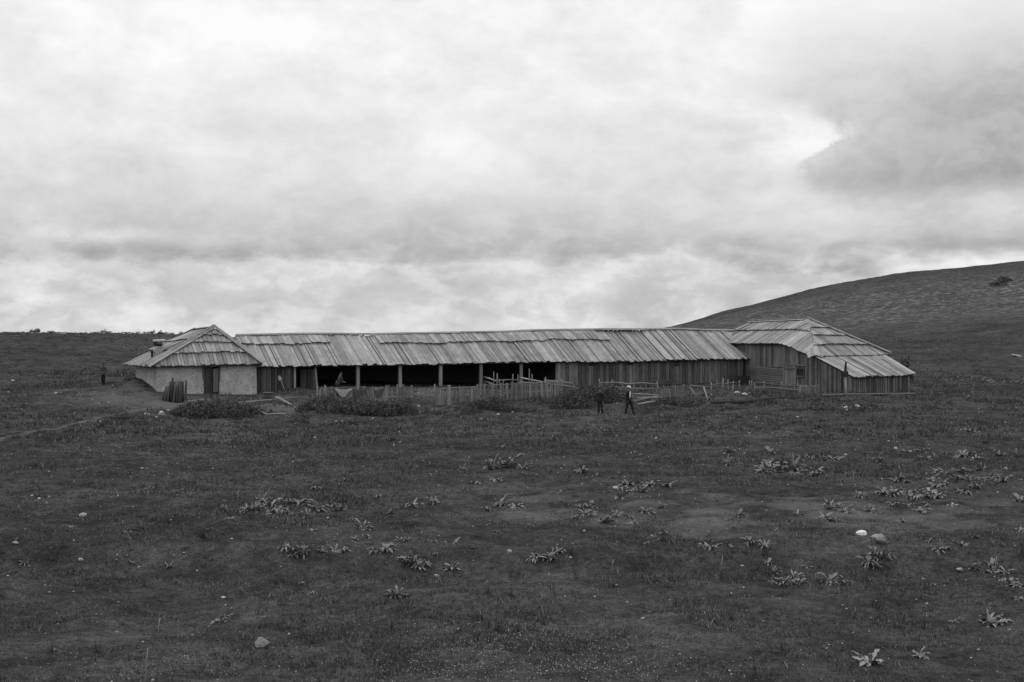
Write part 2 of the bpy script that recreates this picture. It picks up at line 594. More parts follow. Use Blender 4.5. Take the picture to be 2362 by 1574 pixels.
UH = Vector((math.cos(math.radians(25)), math.sin(math.radians(25)), 0))   # along the house and wing fronts
WH = Vector((-UH.y, UH.x, 0))                                             # towards the back
C1 = P(335, 846, 94.0)                                                   # front corner of the clay house's eaves
BANK = [tuple((C1 + UH * 0.45 + WH * q)[:2]) for q in (1.5, 4.5, 8.3)]


def hgt(x, y, fine=True):
    x = np.asarray(x, float)
    y = np.asarray(y, float)
    shp = x.shape
    x, y = x.ravel(), y.ravel()
    q, r = qr(np.clip(x, -900, 900), y)
    z = np.zeros_like(x)
    for s in range(0, len(x), 40000):
        e = slice(s, s + 40000)
        K = tps_k((q[e, None] - cq[None]) ** 2 + (r[e, None] - cr[None]) ** 2)
        z[e] = K @ W_[:nC] + W_[nC] + W_[nC + 1] * q[e] + W_[nC + 2] * r[e]
    z = z * (np.maximum(y, -45) + 60.0)
    # low lip of a worn terrace that crosses the near meadow
    lip = 30.2 + vnoise(x / 9, y * 0, 3) * 2.2
    z += 0.30 / (1 + np.exp(-np.clip((y - lip) * 5, -50, 50))) - 0.15 - 0.14 * np.exp(-((y - lip + 0.9) / 0.9) ** 2)
    # earth banked against the clay wall
    z += 0.55 * np.exp(-(seg_dist(x, y, BANK) / 0.9) ** 2) * np.clip((y - 94) / 4, 0, 1)
    if fine:
        w = np.clip((y - 4) / 10, 0, 1) * np.clip(1.4 - y / 700, 0.2, 1)
        z += w * (vnoise(x / 6.5, y / 6.5, 1) * 0.20 + vnoise(x / 2.3, y / 2.3, 2) * 0.10 + vnoise(x / 0.9, y / 0.9, 5) * 0.17 + vnoise(x / 0.38, y / 0.38, 8) * 0.085)
        z += np.clip((y - 190) / 80, 0, 1) * (vnoise(x / 30, y / 42, 51) * 1.1 + vnoise(x / 11, y / 15, 52) * 0.5 + vnoise(x / 4, y / 6, 53) * .25)
    return z.reshape(shp)


def gz(x, y):
    return float(hgt(np.array([x]), np.array([y]))[0])


def on_ground(px, py, d0=16, d1=700):
    """first place where the line of sight through a photograph point meets the ground"""
    ds = np.geomspace(d0, d1, 900)
    xs = (px - CX) / FPX * ds
    zs = -(py - HY) / FPX * ds
    g = hgt(xs, ds)
    hit = np.nonzero(g >= zs)[0]
    i = hit[0] if len(hit) else len(ds) - 1
    return Vector((xs[i], ds[i], g[i]))


WORN = []


def terrain():
    ys = list(np.linspace(-40, 13.5, 50))
    y = 14.0
    while y < 150:
        ys.append(y)
        y *= 1.0055
    while y < 700:
        ys.append(y)
        y *= 1.012
    while y < 2600:
        ys.append(y)
        y *= 1.05
    ys = np.array(ys)
    t = np.linspace(-1, 1, 561)
    q = np.sinh(t * 3.0) / np.sinh(3.0) * 1.5
    X = q[None, :] * (ys[:, None] + 60.0)
    Y = np.repeat(ys[:, None], len(q), 1)
    Z = hgt(X, Y)
    R, C = X.shape
    co = np.stack([X, Y, Z], -1).reshape(-1, 3)
    idx = np.arange(R * C).reshape(R, C)
    f = np.stack([idx[:-1, :-1], idx[:-1, 1:], idx[1:, 1:], idx[1:, :-1]], -1).reshape(-1, 4)
    me = bpy.data.meshes.new('meadow_ground')
    me.vertices.add(len(co))
    me.vertices.foreach_set('co', co.astype(np.float32).ravel())
    me.loops.add(f.size)
    me.loops.foreach_set('vertex_index', f.astype(np.int32).ravel())
    me.polygons.add(len(f))
    me.polygons.foreach_set('loop_start', np.arange(0, f.size, 4, dtype=np.int32))
    me.polygons.foreach_set('loop_total', np.full(len(f), 4, np.int32))
    me.update(calc_edges=True)
    me.polygons.foreach_set('use_smooth', np.ones(len(f), bool))
    xs, ys_ = co[:, 0], co[:, 1]
    bare = np.zeros(len(co))
    global PTH
    PTH = pth = [tuple(on_ground(px, py)[:2]) for px, py in ((-120, 1045), (0, 1015), (110, 990), (235, 962), (330, 945))]
    bare = np.maximum(bare, 0.8 * np.exp(-(seg_dist(xs, ys_, pth) / 0.32) ** 2))
    for px, py, ra, am in ((300, 925, 6.5, 0.7), (250, 905, 6.0, 0.6), (180, 900, 5, .4), (380, 935, 3.0, 0.8), (1000, 905, 5.5, 0.75), (850, 893, 5, 0.5), (640, 940, 3, 0.7), (985, 945, 3.5, 0.5),
                           (1690, 905, 4, 0.45), (1250, 1150, 5, 0.30), (1000, 1180, 5, 0.3), (520, 912, 4, 0.7)):
        p = on_ground(px, py)
        if px < 420:
            WORN.append((p.x, p.y, ra))
        bare = np.maximum(bare, am * np.exp(-(((xs - p.x) ** 2 + (ys_ - p.y) ** 2) / ra ** 2)))
    strip = np.exp(-((ys_ - 36.5) / 6.0) ** 4) * np.clip((xs + 7) / 6, 0, 1) * (.24 + .5 * vnoise(xs / 3, ys_ / 2.5, 41) + .7 * vnoise(xs / .8, ys_ / .8, 42))
    bare = np.maximum(bare, np.clip(strip, 0, 1))
    at = me.attributes.new('bare', 'FLOAT', 'POINT')
    at.data.foreach_set('value', bare.astype(np.float32))
    hz = np.clip((ys_ - 250) / 60, 0, 1) * np.clip((430 - ys_) / 60, 0, 1) * np.clip((xs - 20) / 40, 0, 1)
    at = me.attributes.new('stony', 'FLOAT', 'POINT')
    at.data.foreach_set('value', hz.astype(np.float32))
    me.materials.append(M_GROUND)
    o = bpy.data.objects.new('meadow_ground', me)
    link(o)
    tag(o, 'dark grazed meadow rolling up into a bare hill behind the shed', 'ground', kind='structure')


terrain()

# ------------------------------------------------------------------ buildings
UP = Vector((0, 0, 1))


def interp(pts, x):
    xs = [p[0] for p in pts]
    ys_ = [p[1] for p in pts]
    return float(np.interp(x, xs, ys_))


def boards(parent, n, s0, s1, top_fn, bot_fn, mat, name='roof_board', lift_t=0.05, lift_b=0.05, jit=0.10, th=0.03, wvar=0.35, gap=0.03, skip=0.0, zr=0.018, minlen=0.12, tilt=0.012):
    """a run of planks side by side between an upper and a lower edge"""
    ws = [1 + wvar * (random.random() - .5) * 2 for _ in range(n)]
    tot = sum(ws)
    s = s0
    out = []
    for w in ws:
        e = s + (s1 - s0) * w / tot
        a, b_ = s, e
        s = e
        if random.random() < skip:
            continue
        tl, tr, bl, br = top_fn(a), top_fn(b_), bot_fn(a), bot_fn(b_)
        if max((tl - bl).length, (tr - br).length) < minlen:
            continue
        ax = ((tr + br) / 2 - (tl + bl) / 2)
        dn = ((bl + br) / 2 - (tl + tr) / 2)
        if dn.length < 1e-3:
            continue
        nn = ax.cross(dn).normalized()
        if nn.z < 0:
            nn = -nn
        g = ax.normalized() * gap / 2
        j = dn.normalized() * (random.random() - .4) * jit
        z1 = random.random() * zr
        t_ = (random.random() - .5) * 2 * tilt
        tl, tr = tl + g + nn * (lift_t + z1 + t_), tr - g + nn * (lift_t + z1 - t_)
        bl, br = bl + g + nn * (lift_b + z1 + t_) + j, br - g + nn * (lift_b + z1 - t_) + j + dn.normalized() * (random.random() - .5) * 0.03
        out.append(slab(name, tl, tr, br, bl, nn, th, mat, parent))
    return out


def quad_deck(name, pts, th, mat, parent, down=True):
    """closed sheet under the planks from a list of quads"""
    vs, fs = [], []
    for q in pts:
        i = len(vs)
        q = [Vector(p) for p in q]
        n = (q[1] - q[0]).cross(q[-1] - q[0])
        if n.length < 1e-6:
            n = (q[2] - q[1]).cross(q[0] - q[1])
        n.normalize()
        if n.z < 0:
            n = -n
        k = len(q)
        vs += q + [p - n * th for p in q]
        fs.append(tuple(i + a for a in range(k)))
        fs.append(tuple(i + k + a for a in range(k))[::-1])
        for a in range(k):
            b_ = (a + 1) % k
            fs.append((i + a, i + k + a, i + k + b_, i + b_))
    return mesh_obj(name, vs, fs, mat, parent, [(v.x, v.z) for v in vs])


class Face:
    """a hipped roof slope: eave A-B, upper edge Ca-Cb, planks run square to the eave"""
    def __init__(self, A, B, Ca, Cb, warp=None):
        self.A, self.B, self.warp = A, B, warp
        ab = B - A
        h = Vector((ab.x, ab.y, 0))
        self.sa = (Ca - A).dot(h) / h.dot(h)
        self.sb = (Cb - A).dot(h) / h.dot(h)
        self.Ga = Ca - (A + ab * self.sa)
        self.Gb = Cb - (A + ab * self.sb)

    def H(self, s):
        v = 1.0
        if s < self.sa:
            v = min(v, s / self.sa)
        if s > self.sb and self.sb < 1:
            v = min(v, (1 - s) / (1 - self.sb))
        return max(v, 0.0)

    def pt(self, s, h):
        k = 0.5 if self.sb - self.sa < 1e-6 else min(max((s - self.sa) / (self.sb - self.sa), 0), 1)
        p = self.A + (self.B - self.A) * s + (self.Ga * (1 - k) + self.Gb * k) * h
        if self.warp:
            p = p + UP * self.warp(s, h)
        return p

    def course(self, parent, n, h0, h1, mat, lift_t, lift_b, s0=0.0, s1=1.0, wav=0.0, **kw):
        ph = random.random() * 6
        top = lambda s: self.pt(s, min(h1, self.H(s)))
        bot = lambda s: self.pt(s, min(h0 + wav * math.sin(s * 9 + ph), self.H(s)))
        return boards(parent, n, s0, s1, top, bot, mat, lift_t=lift_t, lift_b=lift_b, **kw)


def hip_cap(parent, a, b_, offs, w, mat, lift=0.10, th=0.035, side=None, name='hip_board'):
    """planks laid along a hip from the eave corner a up to the ridge b"""
    t = (b_ - a).normalized()
    s = t.cross(UP).normalized()
    for off, drop in offs:
        c0 = a + s * off + UP * (lift - drop) - t * (random.random() * 0.12)
        c1 = b_ + s * off * 0.35 + UP * (lift - drop * 0.5) + t * random.random() * 0.06
        n = s.cross(t)
        if n.z < 0:
            n = -n
        n = (n + s * (off * 1.2)).normalized()
        sw = n.cross(t).normalized()
        slab(name, c1 - sw * w / 2, c1 + sw * w / 2, c0 + sw * w / 2, c0 - sw * w / 2, n, th, mat, parent)


# ---- clay house with hipped roof --------------------------------------------------
C2 = P(606.5, 840, 97.4)
C0 = P(284, 840.5, 101.5)
CBR = C2 + WH * 8.3
CBR.z = -4.3
AF = C1 + UH * 5.3 + WH * 3.2
AF.z = -56.5 / FPX * AF.y
AB = C1 + UH * 4.5 + WH * 5.7
AB.z = -61.5 / FPX * AB.y
HOUSE = thing('clay_house', 'low whitewashed clay hut with hipped plank roof and squat chimney', 'house', (C1.x + 3, C1.y + 5, gz(C1.x + 3, C1.y + 5)))
DN = UP * 0.03
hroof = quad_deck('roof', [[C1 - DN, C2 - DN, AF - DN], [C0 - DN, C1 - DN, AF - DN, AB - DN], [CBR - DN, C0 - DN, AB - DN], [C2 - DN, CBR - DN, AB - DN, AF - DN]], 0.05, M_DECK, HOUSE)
F_front = Face(C1, C2, AF, AF)
F_left = Face(C0, C1, AB, AF)
for h0, h1, n, lb in ((0.0, 0.36, 30, 0.03), (0.29, 0.66, 29, 0.19), (0.57, 0.84, 26, 0.20), (0.76, 1.0, 22, 0.20)):
    F_front.course(hroof, n, h0, h1, M_ROOF, 0.04, lb, wav=0.012 if h0 else 0, jit=0.12, zr=0.03)
for h0, h1, n, lb in ((0.0, 0.45, 28, 0.03), (0.36, 0.72, 27, 0.18), (0.64, 1.0, 26, 0.18)):
    F_left.course(hroof, n, h0, h1, M_ROOF, 0.04, lb, wav=0.02 if h0 else 0, jit=0.14, zr=0.03)
hip_cap(hroof, C1, AF, ((-0.42, 0.10), (-0.16, 0.02), (0.12, 0.02), (0.38, 0.12)), 0.25, M_ROOF, 0.20)
hip_cap(hroof, C2, AF, ((-0.16, 0.02), (0.12, 0.0)), 0.28, M_ROOF, 0.22)
hip_cap(hroof, C0, AB, ((0.0, 0.02), (-0.25, 0.1)), 0.28, M_ROOF, 0.16)
hip_cap(hroof, AB, AF, ((0.1, 0.02), (-0.1, 0.0)), 0.3, M_CAP, 0.10, name='ridge_board')


def clay_panel(parent, a, b_, z0a, z0b, z1a, z1b, th, batter, nu, nv, inward):
    """one lumpy clay wall panel between two plan points"""
    a, b_ = Vector(a), Vector(b_)
    inward = Vector(inward)
    vs, fs = [], []
    for side in (0, 1):
        for j in range(nv + 1):
            for i in range(nu + 1):
                u, v = i / nu, j / nv
                p = a.lerp(b_, u)
                z = (z0a + (z0b - z0a) * u) * (1 - v) + (z1a + (z1b - z1a) * u) * v
                q = Vector((p.x, p.y, z)) + inward * (th * side - (batter * (1 - v) ** 1.5 if side == 0 else 0))
                if side == 0:
                    q -= inward * float(vnoise(np.array([p.x * 2.1 + p.y]), np.array([z * 2.3]), 4)[0]) * 0.09
                vs.append(q)
    n0 = (nu + 1) * (nv + 1)
    for j in range(nv):
        for i in range(nu):
            k = j * (nu + 1) + i
            fs.append((k, k + 1, k + nu + 2, k + nu + 1))
            fs.append((n0 + k, n0 + k + nu + 1, n0 + k + nu + 2, n0 + k + 1))
    for i in range(nu):
        fs.append((i, n0 + i, n0 + i + 1, i + 1))
        k = nv * (nu + 1) + i
        fs.append((k, k + 1, n0 + k + 1, n0 + k))
    for j in range(nv):
        k = j * (nu + 1)
        fs.append((k, k + nu + 1, n0 + k + nu + 1, n0 + k))
        k += nu
        fs.append((k, n0 + k, n0 + k + nu + 1, k + nu + 1))
    o = mesh_obj('wall', vs, fs, M_CLAY, parent, smooth=True)
    bm = bmesh.new()
    bm.from_mesh(o.data)
    bmesh.ops.recalc_face_normals(bm, faces=bm.faces)
    bm.to_mesh(o.data)
    bm.free()
    return o


def at_col(a, dirv, px):
    """point on the plan line a + t*dirv that shows at photograph column px"""
    k = (px - CX) / FPX
    t = (k * a.y - a.x) / (dirv.x - k * dirv.y)
    return a + dirv * t


WL = C1 + UH * 0.85 + WH * 0.5
WR = at_col(WL, UH, 592)
ZT = -4.10
dL, dR = at_col(WL, UH, 469), at_col(WL, UH, 505)
zb = lambda p: gz(p.x, p.y) - 0.3
clay_panel(HOUSE, WL, dL, zb(WL), zb(dL), ZT, ZT + .02, 0.4, 0.16, 26, 14, WH)
clay_panel(HOUSE, dR, WR, zb(dR), zb(WR), ZT + .02, ZT, 0.4, 0.16, 26, 14, WH)
clay_panel(HOUSE, dL, dR, -4.30, -4.30, ZT, ZT, 0.38, 0.0, 6, 2, WH)
WBL = WL + WH * 7.3
clay_panel(HOUSE, WBL, WL + WH * 0.402, zb(WBL) - .3, zb(WL), ZT - .1, ZT, 0.4, 0.12, 26, 14, UH)
WBR = WR + WH * 7.3
clay_panel(HOUSE, WR + WH * 0.402, WBR, zb(WR), zb(WBR), ZT, ZT - .1, 0.4, 0.0, 10, 6, -UH)
clay_panel(HOUSE, WBR + WH * .002, WBL + WH * .002, zb(WBR) - .3, zb(WBL) - .3, ZT - .1, ZT - .1, 0.4, 0.0, 10, 6, -WH)
dz0 = gz(dL.x, dL.y) - 0.02
dm = dL.lerp(dR, 0.62)
sill = UH * 0.03 + WH * 0.10
dface = -WH
dr = slab('door', dL + UH * .06 + WH * .16 + UP * (-4.31 - dL.z), dm + WH * .16 + UP * (-4.31 - dm.z), dm + WH * .16 + UP * (dz0 - dm.z), dL + UH * .06 + WH * .16 + UP * (dz0 - dL.z), dface, 0.03, M_DECK, HOUSE)
for i in range(5):
    a, b_ = dL.lerp(dm, 0.07 + i * .186), dL.lerp(dm, 0.07 + (i + .93) * .186)
    slab('door_plank', a + WH * .12 + UP * (-4.33 - a.z), b_ + WH * .12 + UP * (-4.33 - b_.z), b_ + WH * .12 + UP * (dz0 - b_.z), a + WH * .12 + UP * (dz0 - a.z), dface, 0.035, M_DOOR, dr)
a = dL.lerp(dm, 0.9) + WH * .09
pole('door_handle', [Vector((a.x, a.y, -5.35)), Vector((a.x, a.y, -5.15))], [0.015, 0.015], M_IRON_SHADE, dr, 6)
hd = Vector((dR.x, dR.y, 0)) + WH * .06
sw = (UH * -0.45 + WH * -0.30)
dr2 = slab('door', hd + UP * -4.38, hd + sw + UP * -4.45, hd + sw + UP * (dz0 + .12), hd + UP * (dz0 + .1), dface, 0.03, M_DOORL, HOUSE)
dr2['label'] = 'paler door leaf standing ajar'
for i in range(3):
    a, b_ = hd + sw * (i / 3 + .01), hd + sw * ((i + 1) / 3 - .01)
    slab('door_plank', a - WH * .03 + UP * -4.42, b_ - WH * .03 + UP * -4.46, b_ - WH * .03 + UP * (dz0 + .13), a - WH * .03 + UP * (dz0 + .12), dface, 0.03, M_DOORL, dr2)
for px in (469, 506):
    a = at_col(WL, UH, px) + WH * .02
    bar('door_frame', (a.x, a.y, dz0 - .1), (a.x, a.y, -4.28), 0.12, 0.18, M_DOOR, HOUSE, up=-WH)

# chimney on the side slope
chb = F_left.pt(0.60, 0.30)
chb = Vector((at_col(chb, UH, 367).x, at_col(chb, UH, 367).y, chb.z))


def rough_stack(name, c, w, d, z0, z1, mat, parent, seg=5, amp=0.05):
    vs, fs = [], []
    for j in range(seg + 1):
        z = z0 + (z1 - z0) * j / seg
        for (sx, sy) in ((-1, -1), (0, -1.06), (1, -1), (1.06, 0), (1, 1), (0, 1.06), (-1, 1), (-1.06, 0)):
            p = c + UH * (sx * w / 2 + (random.random() - .5) * amp) + WH * (sy * d / 2 + (random.random() - .5) * amp)
            vs.append(Vector((p.x, p.y, z + (random.random() - .5) * amp * .5)))
    for j in range(seg):
        for k in range(8):
            fs.append((j * 8 + k, j * 8 + (k + 1) % 8, (j + 1) * 8 + (k + 1) % 8, (j + 1) * 8 + k))
    fs.append(tuple(range(8))[::-1])
    fs.append(tuple(seg * 8 + k for k in range(8)))
    return mesh_obj(name, vs, fs, mat, parent)


zt = -(789 - HY) / FPX * chb.y
stack = rough_stack('chimney', chb, 0.64, 0.62, chb.z - 0.6, zt - .30, M_CLAY, HOUSE)
for sx, sy in ((-.24, -.22), (.24, -.22), (-.24, .22), (.24, .22)):
    rough_stack('chimney_leg', chb + UH * sx + WH * sy, 0.14, 0.14, zt - .34, zt + .06, M_CLAY if sx > 0 else M_IRON_SHADE, stack, 1, 0.02)
rough_stack('chimney_flue', chb, 0.36, 0.36, zt - .5, zt - .12, M_IRON_SHADE, stack, 1, 0.02)  # dark core makes the gap under the cap look shaded
slab('chimney_cap', chb * 1 + UH * -.36 + WH * .36 + UP * (zt + .15 - chb.z), chb + UH * .42 + WH * .36 + UP * (zt + .18 - chb.z), chb + UH * .42 - WH * .36 + UP * (zt + .16 - chb.z), chb + UH * -.36 - WH * .36 + UP * (zt + .12 - chb.z), UP, 0.09, M_ROCK, stack)
pb = F_left.pt(0.62, 0.16)
pb = Vector((at_col(pb, UH, 351).x, at_col(pb, UH, 351).y, pb.z))
sp = pole('stovepipe', [pb - UP * .2, pb + UP * .50], [0.085, 0.085], M_IRON_SHADE, HOUSE, 10)
pole('stovepipe_cap', [pb + UP * .48, pb + UP * .62], [0.15, 0.06], M_IRON_SHADE, sp, 10)

# ---- long sheep shed --------------------------------------------------------------
E0 = P(588, 846, 97.6)
E1 = P(1716, 828, 112.6)
ED = Vector((E1.x - E0.x, E1.y - E0.y, 0))
SL = ED.length
U_ = ED.normalized()
W = Vector((-U_.y, U_.x, 0))
RUN = 4.5
R0 = E0 + W * RUN
EAVE = [(588, 846), (700, 845), (800, 842.8), (900, 841.8), (1000, 840.5), (1150, 837), (1280, 834.6), (1400, 835), (1480, 834), (1590, 830), (1716, 828), (1900, 828)]
RIDGE = [(480, 776), (560, 774.5), (690, 771), (795, 771), (840, 774), (895, 770), (1000, 769), (1150, 766), (1240, 762.5), (1375, 759.8), (1480, 760.5), (1550, 759), (1630, 761.5), (1680, 762), (1800, 764)]


def eave_pt(s):
    p = E0 + U_ * s
    px = CX + FPX * p.x / p.y
    return Vector((p.x, p.y, -(interp(EAVE, px) - HY) / FPX * p.y))


def ridge_pt(s):
    p = R0 + U_ * s
    px = CX + FPX * p.x / p.y
    return Vector((p.x, p.y, -(interp(RIDGE, px) + 2.5 - HY) / FPX * p.y))


def s_at(px):
    p = at_col(E0, U_, px)
    return (Vector((p.x, p.y, 0)) - Vector((E0.x, E0.y, 0))).dot(U_)


def sr_at(px):
    p = at_col(R0, U_, px)
    return (Vector((p.x, p.y, 0)) - Vector((R0.x, R0.y, 0))).dot(U_)


def lpt(s, t):
    return ridge_pt(s).lerp(eave_pt(s), t) - UP * 0.05 * math.sin(math.pi * t)


SHED = thing('long_shed', 'long open fronted sheep shed with a plank roof on posts', 'shed', (*(E0 + U_ * SL / 2)[:2], gz(*(E0 + U_ * SL / 2)[:2])))
S_END = SL + 1.2
quads = []
NS = 24
B0 = R0 + W * RUN
for i in range(NS):
    a, b_ = -0.6 + (S_END + .6) * i / NS, -0.6 + (S_END + .6) * (i + 1) / NS
    quads.append([ridge_pt(a) - DN, ridge_pt(b_) - DN, eave_pt(b_) - DN * 1.5 + W * .12, eave_pt(a) - DN * 1.5 + W * .12])
    bk = lambda s: Vector((*(B0 + U_ * s)[:2], -4.35))
    quads.append([ridge_pt(b_) - DN, ridge_pt(a) - DN, bk(a), bk(b_)])
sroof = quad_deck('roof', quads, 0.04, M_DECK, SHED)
boards(sroof, 142, -0.5, S_END, lambda s: lpt(s, 0.0), lambda s: lpt(s, 1.0), M_ROOF, lift_t=0.04, lift_b=0.03, jit=0.24, zr=0.065, wvar=0.5, tilt=0.04)
for a, b_, n, t1 in ((-0.4, sr_at(752), 20, 0.32), (sr_at(862), sr_at(1388), 56, 0.34)):
    ph = random.random() * 5
    boards(sroof, n, a, b_, lambda s: lpt(s, -0.01), lambda s: lpt(s, t1 + 0.018 * math.sin(s * .9 + ph) + 0.01 * math.sin(s * 2.3)), M_ROOF, lift_t=0.07, lift_b=0.22, jit=0.16, zr=0.04, wvar=0.4, tilt=0.02)
boards(sroof, 10, S_END, S_END + 2.7, lambda s: lpt(s, 0.0), lambda s: lpt(s, 0.62 - 0.17 * (s - S_END)), M_ROOF, lift_t=0.04, lift_b=0.03, jit=0.1, zr=0.03, tilt=0.02)
s = -0.4
while s < S_END + 2.0:
    e = min(s + 1.6 + random.random() * 1.4, S_END + 2.6)
    k = random.random() * .03
    slab('ridge_board', ridge_pt(s) + UP * (.17 + k) + W * .12, ridge_pt(e) + UP * (.17 + k) + W * .12, ridge_pt(e) + UP * (.07 + k) - W * .2, ridge_pt(s) + UP * (.07 + k) - W * .2, UP - W * .3, 0.035, M_CAP, sroof)
    s = e - 0.02
a, b_ = sr_at(1366), sr_at(1482)
slab('ridge_board', ridge_pt(a) + UP * .17 - W * .2, ridge_pt(b_) + UP * .17 - W * .2, ridge_pt(b_) + UP * .08 - W * .5, ridge_pt(a) + UP * .08 - W * .5, UP - W * .3, 0.035, M_CAP, sroof)
# front posts
FW = 0.42   # the wall stands back from the eave


def front(s, off=FW):
    return E0 + U_ * s + W * off


for px in (825.5, 922.8, 1016, 1109, 1201.8):
    p = front(0, FW)
    p = at_col(p, U_, px)
    s_ = (p - E0).dot(U_)
    g = gz(p.x, p.y)
    top = eave_pt(s_).z + 0.08
    w2 = 0.22
    vs = []
    o = bar('post', (p.x, p.y, g - .3), (p.x + (random.random() - .5) * .05, p.y, top), w2, w2, M_POST, SHED, up=-W)
# plate beam over the posts
a, b_ = s_at(680), s_at(1292)
k0 = a
while k0 < b_ - .5:
    k1 = min(k0 + 6.2, b_)
    p0, p1 = front(k0, FW + .02), front(k1, FW + .02)
    bar('wall_plate', (p0.x, p0.y, eave_pt(k0).z + .14), (p1.x, p1.y, eave_pt(k1).z + .14), 0.16, 0.14, M_WALLD, SHED)
    k0 = k1 + .01


def wall_run(parent, s0, s1, width, mat, name='wall_board', gapf=0.0, off=FW, back=True, zdrop=0.15, lean=0.02, top_extra=0.10):
    n = max(2, int(round((s1 - s0) / width)))
    p0, p1 = front(s0, off + .06), front(s1, off + .06)
    if back:
        z0, z1 = gz(p0.x, p0.y) - .3, gz(p1.x, p1.y) - .3
        wl = slab('wall', Vector((p0.x, p0.y, eave_pt(s0).z + top_extra)), Vector((p1.x, p1.y, eave_pt(s1).z + top_extra)), Vector((p1.x, p1.y, z1)), Vector((p0.x, p0.y, z0)), -W, 0.05, M_INT, parent)  # dark backing stands in for the inside shade seen through gaps
    else:
        wl = parent
    s_ = s0
    ws = [1 + .6 * (random.random() - .5) for _ in range(n)]
    tot = sum(ws)
    for w in ws:
        e = s_ + (s1 - s0) * w / tot
        a, b_ = s_ + .008, e - .008 - random.random() * .03
        s_ = e
        if random.random() < gapf:
            continue
        ln = (random.random() - .5) * lean
        dpt = random.random() * .03
        pa, pb2 = front(a, off - dpt), front(b_, off - dpt)
        za = min(gz(pa.x, pa.y), gz(pb2.x, pb2.y)) - zdrop + random.random() * .05
        pta, ptb = front(a + ln, off - dpt), front(b_ + ln, off - dpt)
        slab(name, Vector((pta.x, pta.y, eave_pt(a).z + top_extra)), Vector((ptb.x, ptb.y, eave_pt(b_).z + top_extra)), Vector((pb2.x, pb2.y, za)), Vector((pa.x, pa.y, za)), -W, 0.028, mat, wl)
    return wl


rw = wall_run(SHED, s_at(1287), S_END - 1.0, 0.27, M_WALL)
lw = wall_run(SHED, s_at(598), s_at(679), 0.19, M_WALLD, gapf=0.12)
# dark plates painting the shade of narrow vents under the eave of the boarded half
for px, py, wd, hh in ((1366, 841, 16, 7), (1454, 838, 17, 7), (1561, 836, 15, 5), (1561, 842, 15, 4)):
    p = at_col(front(0, FW - .05), U_, px)
    z = -(py - HY) / FPX * p.y
    k = p.y / FPX
    a, b_ = p - U_ * wd * k / 2, p + U_ * wd * k / 2
    v = slab('vent_shadow', Vector((a.x, a.y, z + hh * k / 2)), Vector((b_.x, b_.y, z + hh * k / 2)), Vector((b_.x, b_.y, z - hh * k / 2)), Vector((a.x, a.y, z - hh * k / 2)), -W, 0.02, M_IRON_SHADE, rw)
# plank door standing open in the shed front
pa = at_col(front(0, FW), U_, 728)
g = gz(pa.x, pa.y)
swd = (U_ * -0.62 + W * 0.55).normalized()
od = slab('door', Vector((pa.x, pa.y, -4.62)), Vector((*(pa + swd * 1.2)[:2], -4.6)), Vector((*(pa + swd * 1.2)[:2], g)), Vector((pa.x, pa.y, g)), -W, 0.03, M_WALLD, SHED)
for i in range(5):
    a, b_ = pa + swd * (1.2 * i / 5 + .008) - W * .04, pa + swd * (1.2 * (i + 1) / 5 - .008) - W * .04
    slab('door_plank', Vector((a.x, a.y, -4.6)), Vector((b_.x, b_.y, -4.6)), Vector((b_.x, b_.y, g + .02)), Vector((a.x, a.y, g + .02)), -W, 0.03, M_WALLD, od)
bar('post', (pa.x + .12, pa.y, g - .2), (pa.x - .04, pa.y, -4.3), 0.13, 0.13, M_POST, SHED, up=-W)
pz = at_col(front(0, FW), U_, 680)
bar('post', (pz.x, pz.y, gz(pz.x, pz.y) - .2), (pz.x, pz.y, -4.28), 0.14, 0.14, M_RAIL, SHED, up=-W)
pz = at_col(front(0, FW), U_, 1288.5)
bar('post', (pz.x, pz.y, gz(pz.x, pz.y) - .2), (pz.x, pz.y, eave_pt(s_at(1288)).z + .1), 0.18, 0.16, M_POST, SHED, up=-W)
# back and end walls close the stable
for (a, b_) in ((front(-.4, RUN * 2 - .5), front(S_END, RUN * 2 - .5)),):
    z = min(gz(a.x, a.y), gz(b_.x, b_.y)) - .8
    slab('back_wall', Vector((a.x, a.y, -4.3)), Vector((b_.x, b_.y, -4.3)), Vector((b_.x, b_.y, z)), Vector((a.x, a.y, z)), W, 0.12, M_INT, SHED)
for s_ in (s_at(683) + 1.0, s_at(1300)):
    p0, p1, pm = front(s_, FW + .2), front(s_, RUN * 2 - .65), front(s_, RUN)
    zb_ = min(gz(p0.x, p0.y), gz(p1.x, p1.y)) - .8
    vs = [Vector((p0.x, p0.y, zb_)), Vector((p1.x, p1.y, zb_)), Vector((p1.x, p1.y, -4.4)), Vector((pm.x, pm.y, -2.55)), Vector((p0.x, p0.y, -4.3))]
    vs2 = [v + U_ * .08 for v in vs]
    mesh_obj('inner_wall', vs + vs2, [(0, 1, 2, 3, 4), (9, 8, 7, 6, 5)] + [(i, (i + 1) % 5, 5 + (i + 1) % 5, 5 + i) for i in range(5)], M_INT, SHED)

